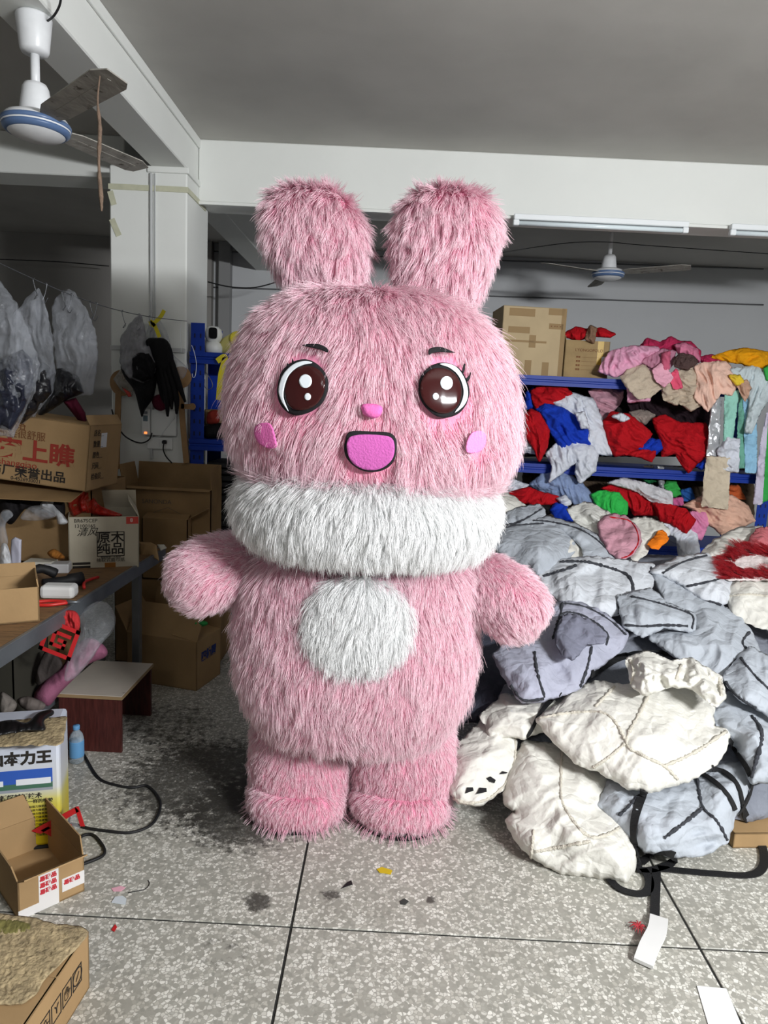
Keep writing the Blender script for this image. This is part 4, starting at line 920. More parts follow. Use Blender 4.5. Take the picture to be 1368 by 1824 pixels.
# ------------------------------------------------------------------ blue racks
BLUE = mat('rack_blue', srgb(16, 52, 150), 0.45, var=0.06, vscale=6, spec=0.25)
BLUED = mat('rack_slot', srgb(12, 22, 60), 0.7)
def rack(label, x0, x1, y0, y1, top, shelves, side=False):
    t = empty('storage_rack', ((x0 + x1) / 2, (y0 + y1) / 2, 0), 0, label, 'rack', 'blue storage racks'); o0 = np.array([(x0 + x1) / 2, (y0 + y1) / 2, 0]);
    for x in (x0, x1):
        for y in (y0, y1):
            s = 1 if x == x0 else -1
            ps = box('post', np.array((min(x, x + s * 0.085), y - 0.002, 0)) - o0, np.array((max(x, x + s * 0.085), y + 0.002, top)) - o0, BLUE, t, 0.001)
            box('post_flange', np.array((x - 0.002, min(y, y + (0.04 if y == y0 else -0.04)), 0)) - o0, np.array((x + 0.002, max(y, y + (0.04 if y == y0 else -0.04)), top)) - o0, BLUE, ps, 0.001)
            if y == y0:
                bm = bmesh.new()
                for z in np.arange(0.1, top - 0.04, 0.075):
                    for dx in (0.024, 0.06):
                        r = bmesh.ops.create_cube(bm, size=1.0)['verts']
                        for v in r: v.co = Vector((x + s * dx + v.co.x * 0.009 - o0[0], y - 0.0025 + v.co.y * 0.002 - o0[1], z + v.co.z * 0.026))
                so = bm_obj('slots', bm, BLUED, ps); so['kind'] = 'stuff'
    for z in shelves:
        for y, s in ((y0, -1), (y1, 1)):
            # stepped beam section
            pr = [(0.0, 0.0), (0.03, 0.0), (0.03, 0.025), (0.022, 0.03), (0.022, 0.04), (0.03, 0.045), (0.03, 0.07), (0.0, 0.07)]
            V = [np.array((xx, y + s * a, z - 0.07 + b)) - o0 for xx in (x0, x1) for a, b in pr]; k = len(pr)
            mesh('beam', V, [tuple(range(k)), tuple(range(2 * k - 1, k - 1, -1))] + [(i, (i + 1) % k, k + (i + 1) % k, k + i) for i in range(k)], BLUE, t)
        n = 4
        for i in range(n):
            a, b = x0 + (x1 - x0) * i / n, x0 + (x1 - x0) * (i + 1) / n
            box('shelf_panel', np.array((a + 0.002, y0 + 0.002, z - 0.012)) - o0, np.array((b - 0.002, y1 - 0.002, z)) - o0, BLUE, t, 0.002)
    return t
RY = 5.23
LZ1, LZ2 = at(378, 628, 4.4)[2], at(378, 783, 4.4)[2]
rack('blue metal storage rack standing beside the white column', at(340.5, 575, 4.42)[0], -0.02, 4.42, 4.87, at(350, 575, 4.42)[2], [LZ1, LZ2, 0.7])
rack('blue metal storage rack full of fabric on the right', 0.35, 2.83, RY, 5.75, 2.0, [1.875, 1.235, 0.665])
# on the left rack
t = empty('security_camera', at(*z2((1130, 592))[0], 4.5), 0, 'white round security camera on the left blue rack', 'camera'); t.location.z = LZ1 + 0.003
lathe('base', [(0.048, 0), (0.055, 0.006), (0.056, 0.04), (0.045, 0.062), (0.03, 0.07)], SOCK, t)
lathe('head', [(0.02, 0.062), (0.04, 0.07), (0.053, 0.095), (0.055, 0.12), (0.046, 0.148), (0.028, 0.162), (0.0, 0.166)], SOCK, t)
prism('lens_panel', [(0.026 * math.copysign(abs(math.cos(a)) ** 0.5, math.cos(a)), 0.034 * math.copysign(abs(math.sin(a)) ** 0.5, math.sin(a))) for a in np.linspace(0, 2 * math.pi, 24, endpoint=False)], 0.012, mat('lens_black', srgb(10, 10, 14), 0.1), t, 0, Matrix.Translation((0.01, -0.046, 0.118)) @ Matrix.Rotation(math.pi / 2, 4, 'X'))
p, q = at(*z2((1150, 555))[0], 4.62), at(*z2((1255, 500))[0], 4.5)
t = empty('wrapped_roll', p, 0, 'pale yellow plastic wrapped roll on the left rack', 'roll'); o0 = p
tube('roll', [p - o0, q - o0], 0.058, mat('pale_yellow', srgb(188, 180, 110), 0.4), t, 18, True, 1)
tube('cap', [q - o0, q - o0 + (q - p) / np.linalg.norm(q - p) * 0.02], 0.06, mat('bright_yellow', srgb(220, 205, 40), 0.45), t, 18, True, 1)
tag(ribbon('yellow_ribbon', [at(*p_, 4.36) for p_ in z2((1150, 605), (1190, 580), (1185, 620), (1170, 680), (1158, 810))], 0.034, YEL, None, 0.002, (0, -1, 0)), 'yellow ribbon hanging from the left blue shelf', 'ribbon')
carton('small brown carton on the middle shelf of left rack', (at(*z2((1140, 830))[0], 4.6)[0], 4.66, LZ2 + 0.003), (0.12, 0.18, 0.18), 0.0, 0, [], True)
tag(lump('red_pouch', z2((1095, 900), (1110, 870), (1150, 865), (1165, 910), (1150, 935), (1100, 935)), ('Y', 4.48, 10), 0.04, cloth('brick_red', (150, 54, 44))), 'small red pouch on the left rack', 'pouch')
tag(lump('black_bag', z2((1085, 945), (1180, 935), (1195, 1000), (1085, 1010)), ('Y', 4.5, 10), 0.05, DK2), 'black bag on the middle shelf of left rack', 'bag')
for i in range(12):
    z = 0.703 + i * 0.042
    o = box('black_folder', (-1.18 + 0.006 * (i % 3), 4.43, z), (-0.62, 4.8, z + 0.032), BLACK, None, 0.006)
    tag(o, 'black flat pack on the left rack, ' + ('lowest', 'second', 'third', 'fourth', 'fifth', 'sixth', 'seventh', 'eighth', 'ninth', 'tenth', 'eleventh', 'topmost')[i] + (' of the stack' if i in (0, 11) else ' from the stack bottom'), 'pack', 'stacked black packs')

# ------------------------------------------------------------------ the rabbit costume
PINK = srgb(232, 160, 184)
def fur_mat(name, root, tip, rough=0.55):
    m = bpy.data.materials.new(name); m.use_nodes = True; nt = m.node_tree; b = nt.nodes['Principled BSDF']; L = nt.links.new
    b.inputs['Roughness'].default_value = rough; b.inputs['Specular IOR Level'].default_value = 0.35
    ci = nt.nodes.new('ShaderNodeHairInfo')
    rp = nt.nodes.new('ShaderNodeValToRGB'); e = rp.color_ramp.elements
    e[0].color = tuple(root) + (1,); e[1].color = tuple(tip) + (1,); e[0].position = 0.1; e[1].position = 0.95
    L(ci.outputs['Intercept'], rp.inputs[0])
    hs = nt.nodes.new('ShaderNodeHueSaturation'); mr = nt.nodes.new('ShaderNodeMapRange'); mr.inputs[3].default_value = 0.86; mr.inputs[4].default_value = 1.12
    L(ci.outputs['Random'], mr.inputs[0]); L(mr.outputs[0], hs.inputs['Value']); L(rp.outputs[0], hs.inputs['Color'])
    L(hs.outputs[0], b.inputs['Base Color'])
    tr = nt.nodes.new('ShaderNodeBsdfTranslucent'); L(hs.outputs[0], tr.inputs['Color'])
    mx = nt.nodes.new('ShaderNodeMixShader'); mx.inputs[0].default_value = 0.28
    L(b.outputs[0], mx.inputs[1]); L(tr.outputs[0], mx.inputs[2]); L(mx.outputs[0], nt.nodes['Material Output'].inputs[0])
    return m
FURP = fur_mat('pink_fur', srgb(240, 176, 198), srgb(255, 234, 240))
FURP2 = fur_mat('pink_fur_gusset', srgb(218, 128, 160), srgb(236, 170, 194))
FURW = fur_mat('white_fur', srgb(240, 241, 241), srgb(254, 254, 254))
SKP = mat('pink_backing', srgb(222, 140, 168), 0.9)
SKW = mat('white_backing', srgb(240, 241, 241), 0.9)
BUN = empty('rabbit_costume', (-0.07, 2.58, 0), 0, 'tall pink furry rabbit costume with white collar and belly', 'costume')
BO = np.array([-0.07, 2.58, 0.0])
def rowsurf(name, rows, Yc, bmax, m, nseg=64, pw=2.25, sub=5, cap=0.0, yoff=None):
    """stack of rounded cross sections; rows: (y px, left px, right px, depth the row is read at)"""
    R = np.array([(r[0], r[1], r[2], r[3] if len(r) > 3 else Yc) for r in rows], float)
    R = catmull(R, sub)
    C, A = [], []
    for y, xl, xr, Yd in R:
        mid = at((xl + xr) / 2, y, Yd); C.append((at((xl + xr) / 2, y, Yc)[0], mid[2])); A.append(max(1e-3, (xr - xl) / 2 / FPX * np.linalg.norm(at((xl + xr) / 2, y, Yc) - CAM) * 0.985))
    C = np.array(C); A = np.array(A); am = A.max()
    V, F = [], []
    for i in range(len(A)):
        b = bmax * (A[i] / am) ** 0.9
        for k in range(nseg):
            t = 2 * math.pi * k / nseg; c, s = math.cos(t), math.sin(t)
            V.append((C[i][0] + A[i] * math.copysign(abs(c) ** (2 / pw), c), Yc + b * math.copysign(abs(s) ** (2 / pw), s), C[i][1]))
    for i in range(len(A) - 1):
        for k in range(nseg):
            F.append((i * nseg + k, (i + 1) * nseg + k, (i + 1) * nseg + (k + 1) % nseg, i * nseg + (k + 1) % nseg))
    n = len(V); V.append((C[0][0], Yc, C[0][1] + cap)); V.append((C[-1][0], Yc, C[-1][1] - cap))
    for k in range(nseg):
        F.append((n, k, (k + 1) % nseg)); F.append((n + 1, (len(A) - 1) * nseg + (k + 1) % nseg, (len(A) - 1) * nseg + k))
    V = np.array(V) - BO
    return mesh(name, V, F, m, BUN, True)
def limb(name, P, r, m, sq=1.0):
    P = np.array(P); P = catmull(P, 8); N = len(P); rr = np.interp(np.linspace(0, 1, N), np.linspace(0, 1, len(r)), r)
    # round the ends
    d0 = P[0] - P[1]; d0 /= np.linalg.norm(d0); d1 = P[-1] - P[-2]; d1 /= np.linalg.norm(d1)
    a = np.linspace(0, math.pi / 2, 9)[1:]
    P = np.vstack([P, P[-1] + np.outer(np.sin(a) * rr[-1] * sq, d1)]); rr = np.r_[rr, np.maximum(rr[-1] * np.cos(a), 1e-3)]
    return tube(name, P - BO, rr, m, BUN, 32, True, 1)
RS = np.random.RandomState(5)
def sample(ob, dens, back=0.4):
    me = ob.data; V = np.empty(len(me.vertices) * 3); me.vertices.foreach_get('co', V); V = V.reshape(-1, 3)
    me.calc_loop_triangles(); T = np.empty(len(me.loop_triangles) * 3, int); me.loop_triangles.foreach_get('vertices', T); T = T.reshape(-1, 3)
    NV = np.empty(len(me.vertices) * 3); me.vertices.foreach_get('normal', NV); NV = NV.reshape(-1, 3)
    a, b, c = V[T[:, 0]], V[T[:, 1]], V[T[:, 2]]
    cr = np.cross(b - a, c - a); ar = np.linalg.norm(cr, axis=1) / 2
    ny = NV[T].mean(1)[:, 1]
    w = ar * np.where(ny > 0.45, back, 1.0)
    n = int(w.sum() * dens); k = RS.choice(len(T), n, p=w / w.sum())
    u, v = RS.rand(n), RS.rand(n); f = u + v > 1; u[f], v[f] = 1 - u[f], 1 - v[f]
    P = a[k] + u[:, None] * (b - a)[k] + v[:, None] * (c - a)[k]
    N = (1 - u - v)[:, None] * NV[T[k, 0]] + u[:, None] * NV[T[k, 1]] + v[:, None] * NV[T[k, 2]]
    N /= np.linalg.norm(N, axis=1)[:, None] + 1e-9
    return P, N
def nrm(v): return v / (np.linalg.norm(v, axis=-1, keepdims=True) + 1e-9)
def fur(ob, m, dens, length, flow, lift=0.32, rad=0.00065, clump=0.013, cstr=0.6, wild=0.16, mask=None, droop=0.35, back=0.4, roots=None):
    P, N = roots if roots else sample(ob, dens, back)
    W = P + BO
    if mask is not None:
        k = mask(W); P, N, W = P[k], N[k], W[k]
    n = len(P)
    D = flow(P, N) if callable(flow) else np.tile(np.array(flow, float), (n, 1))
    T = nrm(D - N * (D * N).sum(1)[:, None])
    # slow swirls in the lie of the pile
    s1 = perlin(W[:, 0] * 5 + W[:, 1] * 3, W[:, 2] * 5, 11) + 0.6 * perlin(W[:, 0] * 13, W[:, 2] * 11 + W[:, 1] * 7, 12)
    B = np.cross(N, T); T = nrm(T + B * (s1 * 0.55)[:, None])
    cell = np.floor((P + perlin(P[:, 0] * 30, P[:, 2] * 30, 3)[:, None] * 0.006) / clump).astype(np.int64)
    key = cell[:, 0] * 73856093 ^ cell[:, 1] * 19349663 ^ cell[:, 2] * 83492791
    _, inv = np.unique(key, return_inverse=True); nc = inv.max() + 1; cnt = np.bincount(inv, minlength=nc)
    mean = lambda A: np.stack([np.bincount(inv, A[:, k], nc) for k in range(3)], 1) / cnt[:, None]
    cw = RS.normal(0, 1, (nc, 3)) * wild; cl = RS.uniform(0.75, 1.15, nc); clf = np.clip(lift + RS.normal(0, 0.07, nc), 0.04, 1.2)
    T2 = nrm(T + 0.7 * cw[inv] + RS.normal(0, 0.16, (n, 3))); lf = clf[inv]
    Ln = length * cl[inv] * RS.uniform(0.75, 1.1, n)
    if mask is not None and hasattr(mask, 'shorten'): Ln = Ln * mask.shorten(W)
    D0 = nrm(T2 * np.cos(lf)[:, None] + N * np.sin(lf)[:, None])
    K = 6; s = np.linspace(0, 1, K)
    tipdir = nrm(D0 - N * (droop * 0.6) + np.array([0, 0, -1.0]) * droop * 0.5)
    C = P[:, None] + Ln[:, None, None] * (D0[:, None] * (s - 0.5 * s * s * 0.6)[None, :, None] + tipdir[:, None] * (0.5 * s * s * 0.6)[None, :, None])
    cm = np.stack([mean(C[:, k]) for k in range(K)], 1)[inv]
    pull = (cstr * s ** 1.4)[None, :, None] * RS.uniform(0.5, 1.0, n)[:, None, None]
    C = C * (1 - pull) + cm * pull
    C += RS.normal(0, 0.0012, C.shape) * s[None, :, None]
    # never below the skin
    h = hair = bpy.data.hair_curves.new('fur'); h.add_curves([K] * n)
    h.position_data.foreach_set('vector', C.astype(np.float32).ravel())
    r = h.attributes.new('radius', 'FLOAT', 'POINT'); rv = rad * np.array([1.0, 1.0, 0.95, 0.8, 0.55, 0.15]); r.data.foreach_set('value', np.tile(rv, n).astype(np.float32))
    h.materials.append(m)
    o = link(bpy.data.objects.new('fur', h), ob); o['kind'] = 'stuff'
    return o
DOWN = (0, 0, -1)
# --- surfaces
HY = 2.5
head = rowsurf('head', [(529, 640, 690), (531, 578, 750), (540, 530, 798), (558, 496, 832), (585, 467, 863), (620, 443, 887), (660, 427, 904), (705, 417, 914), (750, 414, 917, 2.47), (795, 419, 912, 2.42), (838, 437, 892, 2.35), (866, 456, 872, 2.28), (886, 492, 834, 2.20), (897, 548, 776, 2.15), (900, 620, 700, 2.15)], HY, 0.40, SKP, pw=2.35)
earL = rowsurf('ear', [(342, 538, 562), (345, 518, 585), (356, 500, 606), (378, 487, 626), (410, 482, 640), (445, 486, 645), (480, 500, 643), (515, 520, 636), (560, 530, 630)], 2.52, 0.13, SKP, pw=2.6)
earR = rowsurf('ear', [(346, 785, 812), (349, 762, 836), (360, 742, 856), (382, 725, 870), (415, 714, 877), (450, 710, 870), (485, 712, 858), (520, 716, 844), (565, 722, 830)], 2.52, 0.13, SKP, pw=2.6)
collar = rowsurf('collar', [(850, 470, 850, 2.3), (868, 440, 872, 2.4), (895, 424, 884, 2.45), (925, 423, 882, 2.44), (955, 434, 872, 2.36), (982, 452, 856, 2.28), (1000, 478, 832, 2.2), (1008, 540, 770, 2.18)], 2.5, 0.41, SKW, pw=2.2)
body = rowsurf('body', [(960, 500, 800), (985, 462, 836), (1020, 440, 850), (1070, 430, 846), (1120, 426, 843), (1170, 428, 838), (1215, 438, 826), (1255, 452, 808, 2.55), (1290, 464, 792, 2.48), (1318, 482, 774, 2.40), (1336, 525, 732, 2.36), (1340, 600, 660, 2.36)], 2.6, 0.35, SKP, pw=2.3)
legL = rowsurf('leg', [(1270, 490, 590), (1290, 458, 616), (1330, 452, 620), (1370, 452, 620), (1410, 458, 614), (1440, 470, 600)], 2.62, 0.17, SKP, pw=2.3)
legR = rowsurf('leg', [(1270, 660, 770), (1290, 634, 800), (1330, 630, 806), (1370, 631, 803), (1410, 638, 796), (1440, 650, 784)], 2.62, 0.17, SKP, pw=2.3)
footL = rowsurf('foot', [(1389, 510, 560, 2.58), (1392, 488, 578, 2.57), (1402, 466, 600, 2.53), (1422, 455, 611, 2.49), (1450, 451, 613, 2.44), (1474, 453, 610, 2.40), (1488, 462, 601, 2.39), (1492, 490, 570, 2.39)], 2.6, 0.205, SKP, pw=2.3)
footR = rowsurf('foot', [(1393, 690, 740, 2.58), (1396, 668, 756, 2.57), (1406, 645, 778, 2.53), (1428, 632, 790, 2.49), (1456, 629, 791, 2.44), (1480, 632, 788, 2.40), (1493, 642, 778, 2.39), (1497, 670, 745, 2.39)], 2.6, 0.205, SKP, pw=2.3)
armL = limb('arm', [at(470, 1010, 2.56), at(425, 1008, 2.54), at(385, 1018, 2.5), at(355, 1030, 2.46)], [0.105, 0.118, 0.127, 0.122], SKP, 0.85)
armR = limb('arm', [at(820, 1030, 2.56), at(862, 1040, 2.54), at(895, 1062, 2.5), at(920, 1084, 2.47)], [0.10, 0.112, 0.122, 0.118], SKP, 0.85)
# belly patch: a puffed oval lying on the body
bvb = bvh_of(body)
def bhit(bv, px, off):
    d = Vector(ray(px[0], px[1])).normalized(); loc, n, i, dist = bv.ray_cast(Vector(CAM - BO), d)
    if loc is None: return None
    n = (n if n.dot(d) < 0 else -n) * 0.25 - d * 0.75
    return np.array(loc + n * off)
def decal(name, outline, bv, off, m, parent, dome=0.0, th=0.008, step=4.0, spl=True, lay=0.0):
    O = resample(catmull(np.array(outline, float), 6, True) if spl else np.array(outline, float), step)
    V, F = triangulate(O, step)
    d = segdist(O, V); k = np.clip(d / d.max(), 0, 1)
    top, bot, ok = [], [], []
    last = None
    for v, q in zip(V, k):
        a = bhit(bv, v, off + dome * math.sqrt(max(0, 1 - (1 - q) ** 2))); b = bhit(bv, v, off - th)
        if a is None: a, b = last
        last = (a, b); top.append(a); bot.append(b)
    n = len(O); N = len(V)
    fs = [tuple(f) for f in F]
    A, B, C = (np.array(top[i]) for i in fs[0])
    if np.dot(np.cross(B - A, C - A), CAM - BO - A) < 0: fs = [f[::-1] for f in fs]
    rim = [(i, (i + 1) % n, N + (i + 1) % n, N + i) for i in range(n)]
    return mesh(name, top + bot[:n], fs + rim, m, parent, True)
belly = decal('belly_patch', [(636 + 98 * math.cos(t), 1115 + 89 * math.sin(t)) for t in np.linspace(0, 2 * math.pi, 24, endpoint=False)], bvb, 0.012, SKW, BUN, 0.035, 0.02, 7)

# --- the face
bvh_head = bvh_of(head)
FELTB = mat('black_felt', srgb(18, 16, 20), 0.8, bump=0.2, bscale=300); FELTW = mat('white_vinyl', srgb(226, 232, 238), 0.45); IRIS = mat('brown_vinyl', srgb(58, 26, 26), 0.1, spec=0.22)
FELTM = mat('magenta_felt', srgb(198, 96, 172), 0.9, bump=0.4, bscale=160); FELTP = mat('pink_felt', srgb(240, 140, 196), 0.9, bump=0.3, bscale=160); FELTK = mat('deep_pink_felt', srgb(226, 110, 178), 0.9, bump=0.3, bscale=160)
def z9(*p): return [(480 + a / 3.6, 600 + b / 3.6) for a, b in p]
OFF = 0.026
eyeL_out = z9((58, 320), (80, 235), (130, 180), (200, 150), (270, 155), (335, 200), (375, 265), (378, 340), (345, 420), (280, 475), (200, 502), (130, 490), (80, 440), (58, 380))
eyeR_out = z9((952, 330), (965, 260), (1010, 205), (1075, 172), (1150, 175), (1215, 210), (1255, 275), (1275, 350), (1258, 430), (1210, 490), (1140, 518), (1070, 510), (1005, 460), (965, 400))
mouth_out = z9((490, 650), (505, 615), (545, 602), (640, 605), (760, 612), (800, 635), (815, 680), (808, 760), (775, 820), (710, 855), (620, 858), (545, 825), (495, 770), (480, 710))
def eye(label, out, white, iris, glints, lashes):
    e = decal('eye', out, bvh_head, OFF, FELTB, BUN, 0.006); e['label'] = label
    decal('eye_white', white, bvh_head, OFF + 0.009, FELTW, e, 0.0, 0.004, 2.0)
    decal('iris', iris, bvh_head, OFF + 0.009, IRIS, e, 0.002, 0.004)
    for g in glints: decal('glint', g, bvh_head, OFF + 0.013, FELTW, e, 0, 0.003, 2.5)
    for l in lashes: decal('eyelash', l, bvh_head, OFF + 0.004, FELTB, e, 0, 0.004, 1.5, False)
def oval(cx_, cy_, rx_, ry_, n=18): return [(cx_ + rx_ * math.cos(t), cy_ + ry_ * math.sin(t)) for t in np.linspace(0, 2 * math.pi, n, endpoint=False)]
eye('left eye with brown iris', eyeL_out, z9((130, 478), (90, 420), (68, 350), (85, 270), (125, 210), (180, 172), (240, 160), (282, 172), (225, 184), (175, 208), (130, 255), (105, 320), (98, 385), (115, 440)),
    z9((105, 330), (130, 255), (185, 205), (255, 190), (320, 215), (358, 270), (355, 350), (315, 425), (250, 465), (180, 470), (130, 440), (110, 390)), [z9(*oval(238, 288, 41, 43)), z9(*oval(252, 386, 21, 23))],
    [z9((122, 172), (138, 188), (128, 205), (116, 195)), z9((85, 230), (106, 235), (98, 252)), z9((150, 140), (165, 165), (150, 172))])
eye('right eye with brown iris', eyeR_out, z9((1085, 180), (1140, 178), (1190, 200), (1230, 250), (1258, 320), (1262, 390), (1235, 445), (1180, 488), (1215, 435), (1235, 370), (1228, 310), (1200, 250), (1150, 205)),
    z9((962, 330), (980, 265), (1030, 215), (1095, 205), (1165, 230), (1210, 290), (1222, 365), (1200, 440), (1150, 485), (1085, 490), (1020, 455), (975, 395)), [z9(*oval(1128, 300, 39, 43)), z9(*oval(1060, 384, 20, 22))],
    [z9((1226, 222), (1240, 175), (1247, 178), (1246, 210), (1236, 240)), z9((1253, 270), (1272, 250), (1281, 228), (1284, 235), (1277, 270), (1262, 292))])
mo = decal('mouth', mouth_out, bvh_head, OFF, FELTB, BUN, 0.003); decal('mouth_inside', z9((498, 700), (505, 655), (540, 632), (620, 625), (720, 630), (780, 645), (800, 690), (796, 755), (765, 805), (700, 842), (620, 845), (550, 815), (510, 765)), bvh_head, OFF + 0.006, FELTM, mo, 0, 0.004)
decal('nose', z9((590, 445), (610, 430), (680, 432), (722, 450), (722, 485), (700, 515), (655, 522), (610, 500), (592, 470)), bvh_head, OFF, FELTK, BUN, 0.016, 0.01, 3)
decal('cheek', [(456, 770), (462, 756), (480, 753), (488, 762), (493, 780), (495, 795), (480, 797), (464, 788)], bvh_head, OFF + 0.008, FELTK, BUN, 0, 0.01, 3)
decal('cheek', [(830, 785), (838, 771), (852, 767), (862, 775), (861, 792), (850, 804), (833, 806), (828, 800)], bvh_head, OFF + 0.008, FELTP, BUN, 0, 0.01, 3)
decal('eyebrow', z9((215, 62), (260, 54), (320, 55), (360, 70), (382, 92), (375, 106), (330, 88), (270, 74)), bvh_head, OFF + 0.012, FELTB, BUN, 0, 0.012, 2)
decal('eyebrow', z9((1015, 95), (1030, 80), (1075, 72), (1115, 80), (1160, 100), (1182, 108), (1130, 106), (1085, 104), (1040, 110), (1018, 122)), bvh_head, OFF + 0.012, FELTB, BUN, 0, 0.012, 2)
FEAT = [catmull(np.array(p), 4, True) for p in (eyeL_out, eyeR_out, mouth_out, z9((590, 445), (610, 430), (680, 432), (722, 450), (722, 485), (700, 515), (655, 522), (610, 500)), [(456, 770), (462, 756), (480, 753), (493, 780), (495, 795), (464, 788)], [(830, 785), (838, 771), (852, 767), (862, 775), (850, 804), (833, 806)],
        z9((215, 62), (320, 55), (382, 92), (375, 106), (270, 74)), z9((1015, 95), (1075, 72), (1182, 108), (1085, 104), (1018, 122)))]
class HeadMask:
    def __call__(self, Wp):
        px = pxof(Wp); front = Wp[:, 1] < 2.5
        bad = np.zeros(len(px), bool)
        for i, f in enumerate(FEAT):
            dn = np.array([0, 10 if i == 2 else 16 if i < 2 else 12])
            bad |= inside(f, px) | inside(f, px + dn) | inside(f, px + dn * (0.4 if i == 2 else 1.7))
        return ~(bad & front)
    def shorten(self, Wp):
        px = pxof(Wp); k = np.ones(len(px))
        for i, f in enumerate(FEAT):
            d = segdist(f, px); k = np.minimum(k, np.clip((d + 8) / (26 if i != 2 else 18), 0.45, 1))
        return np.where(Wp[:, 1] < 2.5, k, 1)
def headflow(P, N):
    # parted at the crown, falling to all sides
    r = P - np.array([-0.01, -0.15, 0.0]); r[:, 2] = 0
    rn = np.linalg.norm(r, axis=1)[:, None] + 1e-6
    return r / rn * 0.8 + np.array([0, -0.15, -1.0])
def armflow(d): return lambda P, N: np.tile(np.array(d, float), (len(P), 1)) + np.array([0, 0, -0.25])
def earflow(P, N): return np.stack([N[:, 0] * 0.5, -0.35 - 0.5 * N[:, 2], -np.ones(len(P))], 1)
DN = 62000
fur(head, FURP, DN, 0.095, headflow, 0.13, mask=HeadMask())
fur(earL, FURP, DN * 1.0, 0.085, earflow, 0.28, wild=0.26, clump=0.018)
fur(earR, FURP, DN * 1.0, 0.085, earflow, 0.28, wild=0.26, clump=0.018)
fur(collar, FURW, DN, 0.08, DOWN, 0.18)
fur(body, FURP, DN, 0.095, DOWN, 0.14)
fur(belly, FURW, DN * 1.1, 0.07, DOWN, 0.16, wild=0.2)
for o in (legL, legR): fur(o, FURP, DN, 0.05, DOWN, 0.12)
def footflow(P, N): return np.stack([N[:, 0] * 0.5, -np.abs(N[:, 1]) * 0.3, -np.ones(len(P))], 1)
for o in (footL, footR): fur(o, FURP, DN, 0.042, footflow, 0.1)
fur(armL, FURP, DN, 0.055, armflow((-0.8, -0.25, -0.35)), 0.3)
fur(armR, FURP, DN, 0.055, armflow((0.6, -0.25, -0.6)), 0.3)
# fringe along the soles
for o, c in ((footL, footL), (footR, footR)):
    me = o.data; V = np.array([v.co[:] for v in me.vertices]); zc = 0.03; lo = V[np.abs(V[:, 2] - V[:, 2].min()) < 0.05]
    ctr = lo.mean(0); n = 420; a = RS.uniform(0, 2 * math.pi, n); rx_, ry_ = (lo[:, 0].max() - lo[:, 0].min()) / 2, (lo[:, 1].max() - lo[:, 1].min()) / 2
    N = np.stack([np.cos(a), np.sin(a), np.zeros(n)], 1); P = np.stack([ctr[0] + rx_ * np.cos(a), ctr[1] + ry_ * np.sin(a), RS.uniform(0.02, 0.035, n)], 1)
    fur(o, FURP, 0, 0.055, lambda P, N: N * 0 + np.array([0, 0, -1.0]), 1.0, clump=0.02, cstr=0.9, wild=0.3, roots=(P, N), droop=0.3)
    sole = prism('sole', [(ctr[0] + rx_ * 0.95 * math.cos(t), ctr[1] + ry_ * 0.95 * math.sin(t)) for t in np.linspace(0, 2 * math.pi, 32, endpoint=False)], 0.03, BLACK, BUN, 0.002)

# ------------------------------------------------------------------ right side: cartons on the top shelf
t = carton('large taped carton on top of the right blue rack', ((at(888, 600, 5.3)[0] + at(1000, 600, 5.3)[0]) / 2 + 0.01, 5.48, 1.877), (0.47, 0.38, 0.49), 0.07, 2, [], True)
for a in (('f', -0.22, 0.1, 0.235, 0.25), ('f', -0.19, 0.0, 0.42, 0.475), ('f', -0.19, -0.03, 0.30, 0.345), ('f', 0.1, 0.22, 0.44, 0.485), ('f', 0.11, 0.215, 0.34, 0.38), ('f', -0.05, 0.0, 0.0, 0.11), ('f', 0.08, 0.13, 0.0, 0.1), ('f', -0.03, 0.02, 0.2, 0.29), ('f', 0.2, 0.234, 0.0, 0.49)): tape(t, *a, m=mat('shiny_tape', srgb(150, 124, 86), 0.55, spec=0.15))
printf(t, 'f', '▪ ▪▪ ▪', 0.12, 0.36, 0.03, INKBR)
t = carton('smaller carton stuffed with scraps on the right rack top', (at(1043, 640, 5.3)[0], 5.45, 1.877), (0.33, 0.3, 0.27), 0.05, 1, [('l', 100, 0.03)], mt=mat('kraft_worn', srgb(156, 132, 92), 0.8, var=0.12, vscale=12, bump=0.1))
printf(t, 'f', 'LYONGOPOLO', -0.09, 0.2, 0.03, INKBR)
for i in range(4): printf(t, 'f', '■■  ―――――――', -0.08, 0.15 - i * 0.03, 0.018, INKBR)
tape(t, 'f', 0.075, 0.12, 0.1, 0.27, mat('yellow_tape', srgb(196, 160, 60), 0.25)); tape(t, 'f', 0.11, 0.15, 0.11, 0.16, mat('paper_label', (0, 0, 0)))

# ------------------------------------------------------------------ fabrics on the right rack
def C(n, r, g, b, **k): return cloth(n, (r, g, b), **dict(dict(crumple=0.5, cscale=16), **k))
RED = C('red_cotton', 178, 20, 30); BLUEC = C('royal_blue', 24, 60, 178); WHITEC = C('white_satin', 214, 218, 228, rough=0.5); PINKC = C('lilac_pink', 226, 164, 192)
HOT = C('raspberry', 178, 44, 84); MAUVE = C('mauve', 186, 128, 150); BEIGE = C('beige_felt', 196, 180, 160, bump=0.6); DBR = C('dark_brown_fur', 84, 66, 64, bump=0.8); PEACH = C('peach', 236, 196, 178)
ORY = C('golden', 226, 156, 20); YLW = C('lemon', 228, 196, 60); PGB = C('pale_grey_blue', 196, 208, 212); TAN = C('tan_pink', 196, 158, 136); MINT = C('mint', 152, 208, 192); TEAL = C('sea_green', 112, 172, 152)
LBLUE = C('light_blue', 150, 196, 224); LIL = C('pale_lilac', 206, 200, 220); GRNC = C('green', 60, 168, 78); SILV = mat('silver_film', srgb(186, 188, 192), 0.3, 0.3, bump=0.3, bscale=20); BGE2 = C('beige_liner', 206, 192, 170); BGB = C('blue_grey', 138, 156, 192)
